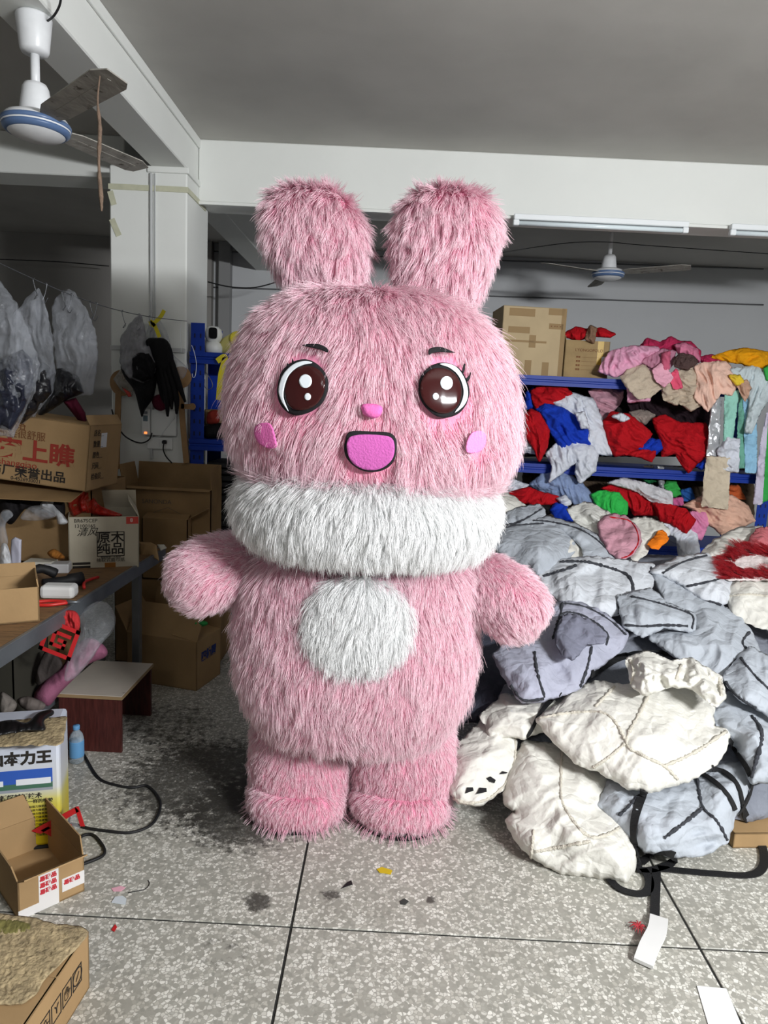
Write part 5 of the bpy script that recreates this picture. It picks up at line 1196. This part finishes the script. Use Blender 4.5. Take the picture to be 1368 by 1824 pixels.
MAG = C('magenta_scrap', 200, 100, 150); ORG = C('orange', 238, 128, 30); PST = C('dusty_pink', 196, 148, 162); WLIN = C('white_liner', 224, 224, 218, rough=0.7); DARKB = C('dark_backdrop', 44, 38, 38)
G1, G2, G3, G4 = 'fabrics on the top shelf', 'fabrics on the middle shelf', 'fabrics on the lower shelf', 'fabric strips hanging from the rack'
def F_(pts, m, label, Y=5.2, th=0.07, lean=15, g=G1, fold=0.026, freq=15, ang=None, **k):
    _seed[0] += 3
    return lump('fabric_piece', z6(*pts), ('Y', Y, lean), th, m, label, 'fabric', g, fold=fold, freq=freq, ang=(37 * _seed[0]) % 180 if ang is None else ang, step=k.pop('step', 1.7), grow=k.pop('grow', 2.0), rnd=k.pop('rnd', 1), jag=k.pop('jag', 0.006), crisp=k.pop('crisp', 0.6), fac=k.pop('fac', 0.022), fsize=k.pop('fsize', 0.075), **k)
# behind, in the dark of the shelves
F_([(240, 290), (700, 285), (1100, 300), (1100, 600), (600, 600), (240, 600)], DARKB, 'added dark sheet for the shade at the back of middle shelf', 5.58, 0.08, 0, G2, rnd=0)  # added sheet, the shade inside the shelf is put into its colour
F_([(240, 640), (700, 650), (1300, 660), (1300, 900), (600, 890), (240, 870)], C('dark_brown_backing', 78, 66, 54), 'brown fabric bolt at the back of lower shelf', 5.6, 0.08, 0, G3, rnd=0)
F_([(715, 340), (860, 320), (1090, 330), (1095, 470), (860, 460), (760, 450)], C('black_hem', 40, 28, 34), 'dark hem hanging under the top shelf pile', 5.36, 0.05, 0, G4)
# top shelf
F_([(585, 210), (610, 165), (640, 120), (740, 95), (860, 100), (870, 120), (800, 150), (770, 185), (700, 225), (660, 235)], PINKC, 'lilac pink bundle at left of the top shelf pile', 5.22, 0.09)
F_([(780, 95), (810, 60), (870, 80), (920, 52), (960, 75), (1010, 75), (1055, 120), (1050, 170), (1000, 150), (940, 110), (870, 115)], HOT, 'raspberry red cloth topping the pile on the rack', 5.3, 0.08)
F_([(780, 165), (880, 110), (940, 120), (930, 170), (900, 215), (840, 200)], MAUVE, 'folded mauve cloth in the top shelf pile', 5.2, 0.06)
F_([(770, 200), (830, 170), (880, 190), (870, 260), (800, 260)], PINKC, 'pink cloth tucked under the mauve fold', 5.2, 0.04)
F_([(940, 90), (985, 80), (1040, 110), (1055, 165), (1010, 140), (960, 135)], C('rose', 206, 120, 150), 'rolled rose cloth beside the dark brown fur', 5.22, 0.06)
F_([(1050, 150), (1100, 135), (1190, 155), (1150, 185), (1090, 205)], HOT, 'raspberry strip right of the dark brown fur', 5.26, 0.05)
F_([(930, 160), (960, 130), (1020, 140), (1042, 170), (1000, 200), (940, 190)], DBR, 'dark brown fur scrap in the top pile', 5.15, 0.05, fold=0.012, freq=30)
F_([(720, 270), (760, 335), (822, 330), (822, 345), (724, 352)], PINKC, 'pink edge hanging below the beige felt', 5.16, 0.02, 0)
F_([(690, 240), (720, 205), (790, 180), (850, 230), (890, 275), (822, 330), (765, 335), (720, 285)], BEIGE, 'beige felt piece hanging over the top shelf edge', 5.12, 0.04, 25, fold=0.008, rnd=0)
F_([(875, 280), (920, 250), (965, 330), (950, 365), (890, 345)], BEIGE, 'small beige felt hanging under the pink square', 5.13, 0.03, rnd=0)
F_([(950, 210), (1015, 190), (1050, 240), (1062, 365), (1010, 392), (960, 355)], BEIGE, 'long beige felt left of the peach cloth', 5.14, 0.035, rnd=0)
F_([(838, 205), (880, 172), (928, 240), (890, 282), (850, 250)], C('light_pink_sq', 232, 170, 190), 'light pink square on the beige felt', 5.09, 0.02, 25, fold=0.004, rnd=0)
F_([(915, 235), (945, 200), (972, 285), (935, 290)], C('coral', 226, 90, 120), 'coral pink scrap beside the pink square', 5.1, 0.02, rnd=0)
F_([(880, 130), (915, 120), (910, 200), (890, 205)], C('pinkish_red', 200, 96, 124), 'pinkish red folded edge in the pile middle', 5.13, 0.03)
F_([(1030, 190), (1060, 175), (1170, 165), (1195, 190), (1225, 270), (1200, 320), (1150, 310), (1090, 395), (1028, 330), (1045, 260)], PEACH, 'peach strips draped over the top shelf', 5.12, 0.06, 20, ang=70, stretch=4)
F_([(1110, 145), (1180, 120), (1270, 105), (1368, 125), (1400, 200), (1300, 205), (1250, 175), (1180, 165)], ORY, 'golden yellow cloth stack at the right rack end', 5.22, 0.07, ang=10)
F_([(1190, 230), (1240, 230), (1255, 265), (1220, 272)], YLW, 'small lemon yellow scrap under the golden cloth', 5.08, 0.02, rnd=0)
F_([(1190, 200), (1300, 190), (1400, 220), (1400, 290), (1330, 400), (1290, 495), (1262, 490), (1285, 350), (1240, 270), (1210, 225)], PGB, 'pale grey cloth drooping right of the peach strips', 5.12, 0.05, 10, ang=110)
F_([(1225, 270), (1270, 250), (1287, 290), (1262, 348)], TAN, 'tan pointed scrap below the lemon scrap', 5.07, 0.02, rnd=0)
F_([(415, 45), (480, 8), (540, 20), (600, 12), (662, 40), (640, 52), (560, 46), (490, 68)], RED, 'red rag spilling from the smaller carton on rack top', 5.36, 0.06, 20)
F_([(525, 62), (545, 3), (576, 10), (562, 82)], C('brown_scrap', 132, 104, 84), 'brown scrap poking out of the smaller carton', 5.3, 0.04, 10)
# hanging strips
for pts, m, lab, Y in (
        (((1112, 335), (1150, 335), (1135, 602), (1088, 600)), SILV, 'silver film strip hanging left of the mint strip', 5.12),
        (((1172, 305), (1232, 300), (1197, 560), (1165, 556)), MINT, 'mint green strip hanging from the rack', 5.1),
        (((1238, 320), (1256, 330), (1267, 655), (1225, 655)), TEAL, 'sea green strip between mint and light blue', 5.13),
        (((1258, 345), (1312, 280), (1313, 676), (1267, 676)), LBLUE, 'light blue strip hanging from the rack', 5.12),
        (((1338, 540), (1366, 400), (1338, 822), (1303, 820)), LIL, 'pale lilac strip left of the green strip', 5.1),
        (((1350, 520), (1400, 300), (1400, 790), (1338, 815)), GRNC, 'green strip at the right frame edge', 5.13),
        (((1350, 200), (1400, 170), (1400, 260), (1362, 250)), GRNC, 'green corner right of the golden cloth', 5.1),
        (((1088, 605), (1192, 612), (1180, 845), (1063, 830)), BGE2, 'long beige strip hanging to the lower shelf', 5.07)):
    F_(pts, m, lab, Y, 0.012, 2, G4, fold=0.005, rnd=0, ang=90, stretch=6)
F_([(1135, 580), (1180, 515), (1235, 525), (1230, 675), (1158, 668)], WHITEC, 'white cloth hanging below the mint strip', 5.09, 0.03, 5, G4)
# middle shelf
F_([(215, 570), (250, 535), (300, 560), (310, 590), (240, 585)], WHITEC, 'white cloth below the left red bundle', 5.2, 0.05, g=G2)
F_([(250, 310), (285, 290), (300, 390), (250, 380)], BLUEC, 'dark blue cloth behind the upper left red cloth', 5.32, 0.04, g=G2)
F_([(275, 300), (330, 278), (430, 280), (465, 315), (400, 350), (300, 392), (285, 350)], RED, 'red cloth in the upper left of middle shelf', 5.28, 0.06, g=G2)
F_([(540, 300), (600, 290), (700, 300), (690, 350), (640, 405), (600, 440), (580, 370)], PST, 'dusty pink cloth behind the white satin', 5.38, 0.05, g=G2)
F_([(730, 400), (790, 390), (850, 410), (800, 455), (745, 440)], C('taupe', 150, 138, 130), 'taupe cloth between the two red bundles', 5.3, 0.05, g=G2)
F_([(370, 355), (460, 310), (560, 340), (600, 430), (625, 520), (652, 597), (560, 590), (500, 520), (470, 420), (420, 380)], WHITEC, 'white satin cascading over the royal blue cloth', 5.24, 0.08, g=G2, ang=60)
F_([(300, 385), (340, 360), (430, 385), (500, 435), (545, 490), (550, 550), (480, 545), (415, 572), (370, 500), (335, 440)], BLUEC, 'royal blue cloth bundle on the middle shelf', 5.2, 0.09, g=G2, ang=50)
F_([(232, 420), (270, 388), (310, 400), (357, 480), (347, 560), (312, 628), (290, 570), (250, 510)], RED, 'red bundle next to rabbit head on middle shelf', 5.15, 0.07, g=G2)
F_([(345, 590), (390, 545), (480, 530), (560, 560), (582, 600), (570, 672), (500, 728), (480, 680), (490, 620), (440, 662), (358, 722), (375, 650)], WHITEC, 'white cloth hanging over the middle shelf edge', 5.13, 0.05, g=G2, ang=80)
F_([(480, 405), (520, 400), (540, 470), (510, 475)], WHITEC, 'white cloth corner above the royal blue fold', 5.1, 0.02, g=G2, rnd=0)
F_([(610, 440), (650, 400), (720, 408), (790, 460), (832, 500), (800, 560), (740, 590), (660, 602), (630, 540)], RED, 'red bundle in the centre of the middle shelf', 5.2, 0.10, g=G2, ang=30)
F_([(650, 420), (690, 405), (730, 430), (700, 440)], WHITEC, 'tiny white rim on the centre red bundle', 5.08, 0.02, g=G2)
F_([(770, 570), (820, 522), (870, 530), (882, 570), (850, 592)], BLUEC, 'blue cloth between the red bundles', 5.18, 0.05, g=G2)
F_([(708, 592), (800, 575), (850, 580), (830, 627), (780, 607)], RED, 'red corner hanging below the blue cloth', 5.13, 0.03, g=G2)
F_([(838, 430), (890, 412), (960, 450), (1080, 452), (1098, 520), (1088, 600), (1040, 640), (1000, 678), (970, 640), (940, 590), (880, 602), (875, 530), (850, 480)], RED, 'large red cloth heap left of the silver strip', 5.2, 0.10, g=G2, ang=30)
F_([(1040, 650), (1080, 615), (1090, 640), (1060, 665)], BLUEC, 'blue corner below the large red heap', 5.13, 0.02, g=G2)
F_([(800, 650), (835, 650), (850, 700), (830, 720), (800, 690)], C('dark_hang', 66, 58, 54), 'dark cloth tail hanging below middle shelf', 5.35, 0.03, g=G3)
F_([(860, 650), (885, 655), (885, 750), (865, 740)], SILV, 'silver scrap hanging behind the green pieces', 5.3, 0.02, g=G3)
# lower shelf
F_([(885, 740), (910, 710), (940, 718), (972, 780), (920, 792)], GRNC, 'green flat scrap behind the white sheet', 5.3, 0.03, g=G3, rnd=0)
F_([(785, 705), (840, 695), (852, 720), (810, 727)], C('dark_green', 30, 104, 60), 'dark green scrap at the back of lower shelf', 5.34, 0.03, g=G3)
F_([(1185, 740), (1232, 738), (1262, 800), (1185, 795)], C('rust', 190, 92, 50), 'rust orange cloth behind the beige strip', 5.3, 0.04, g=G3)
F_([(968, 760), (1012, 750), (1027, 800), (980, 808)], C('steel_blue', 44, 92, 160), 'steel blue scrap right of the green scrap', 5.26, 0.03, g=G3)
F_([(922, 800), (972, 795), (978, 828), (930, 828)], MAG, 'magenta scrap above the right red cloth', 5.2, 0.03, g=G3)
F_([(980, 830), (1060, 790), (1200, 785), (1270, 830), (1307, 900), (1240, 930), (1160, 967), (1100, 920), (1040, 855)], C('pale_peach', 224, 180, 158), 'pale peach cloth under the long beige strip', 5.17, 0.10, g=G3, ang=20)
F_([(265, 735), (330, 680), (430, 678), (500, 720), (545, 770), (578, 835), (500, 840), (430, 795), (340, 775)], BGB, 'blue grey bundle on the lower shelf', 5.2, 0.10, g=G3)
F_([(1010, 860), (1080, 860), (1092, 910), (1060, 988), (1000, 955)], C('candy_pink', 224, 140, 180), 'candy pink cloth right of the red point', 5.12, 0.05, g=G3)
F_([(600, 750), (660, 733), (760, 770), (850, 830), (862, 875), (750, 872), (720, 820), (680, 780)], RED, 'red cloth behind the green bundle', 5.16, 0.06, g=G3)
F_([(633, 725), (700, 705), (800, 728), (922, 770), (927, 833), (840, 815), (760, 762)], C('grey_white_sheet', 206, 206, 210), 'grey white sheet lying across the lower shelf', 5.14, 0.03, g=G3, ang=20)
F_([(553, 780), (600, 763), (680, 775), (716, 820), (716, 872), (640, 878), (580, 832)], C('bright_green', 54, 186, 82), 'bright green bundle on the lower shelf', 5.1, 0.07, g=G3)
F_([(838, 820), (920, 830), (990, 850), (1032, 900), (992, 958), (920, 912), (870, 902)], RED, 'red cloth with hanging point at lower shelf right', 5.07, 0.06, g=G3)
F_([(870, 880), (930, 890), (1000, 930), (1035, 960), (1052, 1040), (1030, 1068), (960, 1078), (945, 980), (880, 940)], WHITEC, 'white cloth hanging from the lower shelf', 5.06, 0.05, g=G3)
F_([(125, 735), (190, 713), (262, 735), (240, 767), (170, 772)], WHITEC, 'small white cloth left of the blue grey bundle', 5.15, 0.05, g=G3)
F_([(163, 775), (260, 748), (320, 770), (397, 790), (392, 822), (300, 828), (230, 818)], RED, 'red cloth next to the collar on lower shelf', 5.08, 0.06, g=G3)
F_([(395, 800), (430, 783), (462, 820), (430, 842)], WHITEC, 'white scrap between red and blue cloths', 5.06, 0.03, g=G3)
F_([(300, 830), (350, 815), (375, 860), (340, 870)], DK2, 'black scrap left of the small blue cloth', 5.06, 0.03, g=G3)
F_([(362, 850), (390, 820), (440, 838), (467, 902), (400, 898)], BLUEC, 'small blue cloth at the heap edge', 5.02, 0.05, g=G3)

# ------------------------------------------------------------------ the heap of liners on the floor
LG = mat('grey_liner', srgb(176, 182, 190), 0.75, crumple=0.5, bump=0.35, bscale=45, var=0.05, vscale=10, spec=0.25)
LGL = mat('lavender_liner', srgb(168, 170, 186), 0.75, crumple=0.5, bump=0.35, bscale=45, var=0.05, vscale=10, spec=0.25)
LGW = mat('pale_liner', srgb(204, 208, 214), 0.7, crumple=0.5, bump=0.35, bscale=45, var=0.04, vscale=10, spec=0.25)
LW_ = mat('white_liner_cloth', srgb(218, 216, 208), 0.75, crumple=0.5, bump=0.35, bscale=45, var=0.03, vscale=10, spec=0.25)
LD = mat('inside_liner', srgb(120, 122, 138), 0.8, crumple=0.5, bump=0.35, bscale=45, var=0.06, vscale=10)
SEAM = mat('seam_grey', srgb(62, 64, 70), 0.95, bump=0.8, bscale=200, var=0.3, vscale=90)
SEAMW = mat('seam_cream', srgb(214, 208, 194), 0.95, bump=0.8, bscale=200)
GP = 'liners in the floor heap'
def H_(pts, m, label, lift=0.1, th=0.14, seams=(), sm=None, sr=0.006, zz=z7, fac=0.055, fold=0.022, freq=7, fs=0.15, spec=None, **k):
    _seed[0] += 3
    o = lump('costume_liner', zz(*pts), spec or ('P', lift), th, m, label, 'liner', GP, fold=fold, freq=freq, fac=fac, fsize=fs, ang=(53 * _seed[0]) % 180, step=k.pop('step', 2.8), grow=k.pop('grow', 5.0), rnd=k.pop('rnd', 1), jag=k.pop('jag', 0.008), crisp=k.pop('crisp', 0.65), **k)
    if seams: seam(o, [zz(*s) for s in seams], sr, sm or SEAM)
    return o
# the buried core of the heap
H_([(100, 700), (230, 500), (400, 330), (600, 300), (1000, 320), (1500, 330), (1700, 700), (1650, 1300), (1300, 1420), (900, 1350), (500, 1250), (250, 1050), (90, 980)], C('dark_core', 128, 132, 142), 'grey cloth at the base of the heap', -0.04, 0.14, fac=0.02, back=1.5, step=9)
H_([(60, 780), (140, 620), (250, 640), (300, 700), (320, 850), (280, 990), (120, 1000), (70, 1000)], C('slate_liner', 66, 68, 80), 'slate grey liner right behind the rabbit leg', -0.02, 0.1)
H_([(195, 10), (300, 70), (345, 110), (250, 155), (222, 205), (200, 120)], LW_, 'white liner crumpled next to the white collar', 0.1, 0.08)
H_([(235, 155), (300, 118), (400, 98), (425, 130), (370, 168), (250, 205)], LG, 'grey liner fold above the big grey dome', 0.12, 0.07, [((245, 180), (320, 165), (415, 110))])
H_([(530, 115), (600, 88), (695, 130), (672, 190), (702, 262), (650, 240), (580, 185)], WLIN, 'white crumpled liner left of the dusty pink piece', 0.08, 0.07, fs=0.07)
H_([(760, 165), (850, 150), (920, 180), (950, 210), (870, 250), (850, 290), (800, 330), (790, 250)], LW_, 'white liner right of the dusty pink piece', 0.08, 0.06, fs=0.08)
H_([(660, 170), (700, 140), (760, 145), (815, 195), (828, 250), (790, 300), (745, 320), (700, 280), (665, 220)], C('dusty_rose_liner', 196, 146, 160), 'round dusty pink liner piece on top of heap', 0.13, 0.09, [((700, 145), (790, 165), (822, 240), (790, 300), (750, 318))], RED, 0.004, fs=0.06)
H_([(872, 258), (920, 205), (940, 235), (900, 272)], ORG, 'orange scrap at the upper edge of the heap', 0.12, 0.03)
H_([(465, 205), (560, 190), (615, 262), (560, 325), (500, 335)], LW_, 'white crumple right of the big grey dome', 0.09, 0.07, fs=0.07)
H_([(370, 165), (440, 148), (560, 183), (650, 230), (728, 312), (690, 328), (600, 312), (590, 265), (500, 195)], LG, 'grey liner flap with dark seam over the white crumple', 0.12, 0.06, [((380, 160), (450, 165), (560, 192), (645, 240), (720, 315))])
H_([(200, 255), (262, 195), (380, 168), (480, 188), (542, 240), (542, 292), (480, 345), (400, 392), (330, 345), (260, 305)], LG, 'large smooth grey liner dome behind rabbit arm', 0.12, 0.16, [((230, 200), (300, 182), (420, 172))], fac=0.02)
H_([(1090, 300), (1150, 245), (1235, 200), (1335, 192), (1310, 262), (1225, 285), (1195, 355), (1130, 320)], LW_, 'white liner at the rear right corner of heap', 0.14, 0.1)
H_([(1185, 400), (1290, 385), (1450, 400), (1450, 640), (1300, 590), (1230, 555), (1195, 480)], LW_, 'white liner lying below the red fur', 0.14, 0.1, [((1200, 480), (1290, 470), (1368, 480))], SEAMW)
H_([(1290, 255), (1330, 198), (1440, 190), (1440, 275), (1340, 270)], C('white_red_plush', 196, 110, 116), 'red and white plush piece at the right frame edge', 0.2, 0.07)
o = H_([(1178, 352), (1212, 298), (1260, 262), (1340, 275), (1440, 300), (1440, 402), (1200, 402)], C('white_plush', 226, 214, 212), 'white plush with red fur edging at right frame edge', 0.2, 0.05)
FURR = fur_mat('red_fur', srgb(140, 14, 26), srgb(190, 40, 50))
_bv = bvh_of(o); P_, N_ = [], []
for q_ in np.random.RandomState(3).rand(5200, 2) * np.array([110, 62]) + np.array([1286, 970]):
    inner = ((q_[0] - 1350) / 40) ** 2 + ((q_[1] - 1003) / 13) ** 2
    if inner < 1: continue
    h_ = hit(_bv, q_)
    if h_: P_.append(h_[0]); N_.append(h_[1])
_BO = BO; BO = np.zeros(3)
fur(o, FURR, 0, 0.07, lambda P, N: np.stack([-(1350 / 1368.0) * np.ones(len(P)), np.zeros(len(P)), 0.4 * np.ones(len(P))], 1), 0.5, clump=0.03, wild=0.4, roots=(np.array(P_), np.array(N_)))
BO = _BO
H_([(880, 372), (1000, 320), (1112, 303), (1192, 360), (1212, 440), (1190, 505), (1090, 485), (1020, 432), (930, 385)], LGW, 'pale grey liner panel at the upper right of heap', 0.16, 0.12, [((925, 380), (1010, 335), (1110, 308)), ((1025, 437), (1110, 420), (1205, 395)), ((1045, 500), (1130, 500), (1200, 530), (1235, 560))], fac=0.015)
H_([(868, 350), (920, 380), (1022, 432), (1232, 560), (1292, 630), (1335, 740), (1260, 770), (1180, 825), (1000, 742), (870, 650), (1050, 612), (1052, 552), (940, 500)], LG, 'long grey liner sheet sloping across the heap', 0.14, 0.14, [((1045, 450), (1140, 490), (1215, 530), (1290, 630)), ((1290, 630), (1260, 680), (1330, 740)), ((1292, 700), (1230, 750), (1185, 812)), ((875, 355), (878, 400), (872, 440))], fac=0.02)
H_([(408, 392), (490, 332), (620, 318), (780, 338), (882, 350), (872, 440), (785, 475), (740, 545), (690, 560), (500, 505), (440, 455)], LGW, 'bright pale liner with gathered opening in heap centre', 0.15, 0.12, [((490, 335), (600, 335), (700, 360), (780, 395), (795, 460), (745, 490), (740, 560)), ((420, 395), (500, 372), (560, 350))], SEAM, 0.009, fs=0.16)
H_([(742, 482), (870, 452), (940, 512), (1055, 560), (1048, 622), (930, 602), (840, 642), (762, 602)], LG, 'grey tapered sleeve in the heap centre', 0.2, 0.11, [((790, 480), (880, 500), (960, 525), (1048, 560), (1046, 615)), ((765, 600), (850, 605), (940, 600), (1030, 605))], fac=0.02)
H_([(1178, 822), (1292, 698), (1400, 760), (1440, 1010), (1250, 905)], LG, 'grey liner sliding down at the right frame edge', 0.2, 0.1, [((1255, 740), (1300, 800), (1368, 870)), ((1190, 840), (1240, 900), (1320, 950))])
H_([(215, 732), (262, 690), (400, 650), (462, 520), (560, 503), (682, 560), (772, 640), (742, 702), (622, 792), (572, 862), (420, 912), (332, 922), (282, 852)], LGL, 'lavender grey hood with dark seams beside rabbit arm', 0.2, 0.15,
   [((462, 660), (495, 560), (560, 552), (640, 590), (690, 640), (685, 685)), ((385, 715), (395, 800), (425, 905)), ((625, 690), (605, 780), (575, 860)), ((500, 508), (600, 525), (700, 580), (768, 642)), ((500, 510), (495, 560)), ((285, 855), (335, 915), (420, 910))], fac=0.03)
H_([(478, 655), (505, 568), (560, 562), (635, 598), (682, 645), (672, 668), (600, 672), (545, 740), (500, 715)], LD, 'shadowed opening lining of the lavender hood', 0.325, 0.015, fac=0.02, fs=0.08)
# the far flank of the heap, past the frame
H_([(1400, 640), (1560, 560), (1680, 700), (1640, 900), (1450, 860)], LG, 'grey liner on the right flank of heap, out of view', 0.06, 0.12)
H_([(1420, 900), (1600, 880), (1680, 1060), (1560, 1240), (1430, 1150)], LW_, 'white liner on the right flank of heap, out of view', 0.05, 0.12)
H_([(1430, 420), (1560, 380), (1680, 480), (1600, 620), (1450, 600)], LGW, 'pale liner at the rear right flank of heap, out of view', 0.05, 0.1)
# white liners in front
H_([(165, 985), (260, 895), (340, 920), (500, 905), (620, 960), (520, 1010), (330, 1070), (200, 1060)], LW_, 'white liner tucked below the lavender hood', 0.08, 0.08)
H_([(1138, 130), (1200, 85), (1322, 150), (1400, 240), (1420, 450), (1300, 455), (1240, 300), (1190, 275), (1142, 225)], LG, 'grey liner with black straps right of the white hood', 0.12, 0.12, [((1300, 180), (1340, 260), (1300, 440))], SEAM, 0.008, z8)
H_([(655, 555), (700, 448), (850, 482), (1060, 438), (1130, 398), (1272, 378), (1292, 440), (1262, 550), (1222, 602), (1195, 702), (1100, 762), (980, 768), (850, 745), (760, 655)], LG, 'blue grey liner bunched at the front of heap', 0.04, 0.16, [((1070, 445), (1092, 560), (1150, 620), (1195, 700)), ((740, 600), (800, 540), (850, 490)), ((930, 690), (1000, 640), (1090, 570))], SEAM, 0.006, z8)
H_([(34, 420), (54, 325), (115, 252), (220, 150), (322, 118), (335, 200), (302, 262), (302, 400), (262, 472), (160, 547), (70, 537), (34, 502)], LW_, 'white paw shaped liner with black claws on floor', 0.03, 0.1, [((300, 225), (302, 330), (285, 430), (200, 520), (110, 545), (40, 525))], SEAMW, 0.006, z8, fac=0.02)
paw = [o_ for o_ in COL.objects if o_.get('label', '').startswith('white paw')][0]; _bv = bvh_of(paw)
for cl_ in ([(90, 505), (98, 480), (122, 480), (126, 495)], [(138, 512), (150, 482), (178, 485), (180, 500)], [(178, 442), (195, 434), (218, 450), (212, 464), (192, 458)], [(232, 424), (245, 414), (268, 418), (262, 424)]):
    V_ = [hit(_bv, q_, 0.006)[0] for q_ in z8(*cl_)]; k_ = len(V_)
    mesh('claw', V_ + [v - (CAM - v) * 0.003 for v in V_], [tuple(range(k_)), tuple(range(2 * k_ - 1, k_ - 1, -1))] + [(i, k_ + i, k_ + (i + 1) % k_, (i + 1) % k_) for i in range(k_)], FELTB, paw)
H_([(268, 482), (300, 362), (340, 290), (480, 305), (560, 378), (702, 430), (662, 558), (702, 578), (762, 640), (812, 740), (802, 812), (772, 872), (650, 852), (500, 832), (380, 772), (300, 692), (272, 622), (312, 582), (258, 540)], LW_, 'white liner leg resting on the floor in front', 0.02, 0.2,
   [((500, 330), (495, 430), (500, 540), (560, 640), (620, 690), (690, 680), (740, 650)), ((380, 660), (370, 775)), ((385, 750), (500, 730), (620, 705))], SEAMW, 0.006, z8, fac=0.03)
H_([(398, 190), (480, 140), (545, 75), (640, 38), (780, 58), (880, 35), (1000, 38), (1085, 62), (1135, 130), (1132, 230), (1196, 240), (1192, 300), (1150, 372), (1040, 442), (880, 492), (780, 478), (650, 402), (560, 372), (470, 282)], LW_, 'big white hood liner on top of the front heap', 0.16, 0.2,
   [((888, 42), (830, 160), (770, 288), (840, 345), (930, 390), (985, 445)), ((400, 190), (540, 165), (690, 172), (770, 285)), ((765, 295), (700, 350), (630, 395)), ((930, 390), (1060, 330), (1190, 245)), ((640, 140), (720, 55))], SEAMW, 0.006, z8, fac=0.06, fs=0.24, fold=0.012)
H_([(778, 742), (862, 718), (960, 760), (1040, 745), (1160, 820), (1185, 900), (1150, 938), (1050, 860), (960, 850), (850, 890), (800, 850)], LW_, 'crumpled white opening of the big white hood', 0.3, 0.09, [((785, 745), (800, 800), (790, 850)), ((1000, 770), (980, 830)), ((1160, 820), (1172, 900))], SEAMW, 0.006, z7, fs=0.055, fac=0.07)
carton('flat brown cardboard on the floor under the heap', (1.62, 2.75, 0), (0.55, 0.5, 0.06), 0.1, 2, [], True, mt=KRAFT[0])

# ------------------------------------------------------------------ black straps over the heap
STRAP = mat('black_strap', srgb(20, 20, 22), 0.75, bump=0.3, bscale=260)
dg_objs = [o_ for o_ in COL.objects if o_.get('group') == GP]
_bvs = [bvh_of(o_) for o_ in dg_objs]
def top_at(px, off):
    best = None
    for b_ in _bvs:
        h_ = hit(b_, px, off)
        if h_ and (best is None or np.linalg.norm(h_[0] - CAM) < np.linalg.norm(best[0] - CAM)): best = h_
    f = fl(px[0], px[1], 0.006)
    if f[1] > 0 and (best is None or np.linalg.norm(f - CAM) < np.linalg.norm(best[0] - CAM)): return f, np.array([0, 0, 1.0])
    return best
def strap(pts, label, width=0.03, zz=z8):
    q = resample(catmull(np.array(zz(*pts)), 6), 7.0, False)
    H = [top_at(a, 0.005) for a in q]; P = np.array([h_[0] for h_ in H]); N = np.array([h_[1] for h_ in H])
    for _ in range(2): P[1:-1] = (P[:-2] + 2 * P[1:-1] + P[2:]) / 4; N[1:-1] = (N[:-2] + N[1:-1] + N[2:]) / 3
    T = np.gradient(P, axis=0); T = nrm(T); V, F = [], []
    for i in range(len(P)):
        s = nrm(np.cross(T[i], N[i])); k = nrm(np.cross(s, T[i]))
        for a, b in ((-1, 1), (1, 1), (1, -1), (-1, -1)): V.append(P[i] + s * a * width / 2 + k * (b * 0.0015 + 0.002))
    for i in range(len(P) - 1):
        for k in range(4): F.append((4 * i + k, 4 * i + (k + 1) % 4, 4 * i + 4 + (k + 1) % 4, 4 * i + 4 + k))
    F += [(3, 2, 1, 0), tuple(4 * (len(P) - 1) + k for k in range(4))]
    return tag(mesh('black_strap', V, F, STRAP), label, 'strap', 'black straps on the heap')
strap([(848, 490), (818, 570), (805, 660), (812, 750), (822, 830)], 'black strap running down between white and grey liners')
strap([(812, 828), (880, 830), (965, 800), (975, 765), (940, 748), (870, 770), (830, 800)], 'black strap loop on the floor at the heap front')
strap([(700, 868), (735, 905), (790, 925), (850, 930), (872, 890), (858, 845), (840, 825)], 'black strap curl on the floor below the white leg')
strap([(897, 828), (895, 900), (892, 960), (890, 1030)], 'black strap leading to the white foam strip')
strap([(905, 822), (1000, 832), (1150, 845), (1290, 852), (1345, 825), (1352, 760), (1320, 670), (1270, 600), (1252, 545)], 'long black strap curving over the floor at right')
strap([(1090, 425), (1150, 465), (1200, 520), (1225, 572)], 'short black strap on the front grey liner, left one', 0.02)
strap([(1130, 398), (1195, 425), (1240, 480), (1255, 550)], 'short black strap on the front grey liner, right one', 0.024)
strap([(1200, 280), (1240, 330), (1285, 400), (1300, 455), (1275, 530), (1240, 590)], 'black strap falling from the grey liner at right', 0.022)
strap([(620, 805), (690, 765), (780, 728), (880, 712), (985, 742)], 'wide black band between grey sheet and white hood', 0.035, z7)
strap([(395, 985), (450, 930), (490, 890)], 'thin black strap below the lavender hood', 0.018, z7)
strap([(310, 305), (360, 250), (400, 180), (450, 110)], 'thin black strap crossing the white tucked liner', 0.014)
# foam strip, tassel
P = [fl(*q_, z_) for q_, z_ in zip(z8((908, 1030), (900, 1085), (868, 1150), (842, 1222)), (0.012, 0.02, 0.02, 0.012))]
tag(ribbon('foam_strip', P, 0.055, mat('white_foam', (0, 0, 0)), None, 0.012), 'white foam strip at the end of the black strap', 'foam')
p = fl(*z8((822, 1072))[0], 0.01)
t = empty('fur_tassel', p, 0, 'tiny red fur tuft beside the white foam strip', 'tuft')
for k in range(16):
    a = 2 * math.pi * k / 16 + random.Random(k).uniform(-0.2, 0.2); r_ = 0.022 + 0.012 * random.Random(k + 50).random()
    tube('strand', [(0, 0, 0), (r_ * 0.5 * math.cos(a), r_ * 0.5 * math.sin(a), 0.01), (r_ * math.cos(a), r_ * math.sin(a), 0.0)], [0.003, 0.002, 0.0006], C('tuft_red', 170, 60, 66), t, 5, True, 2)
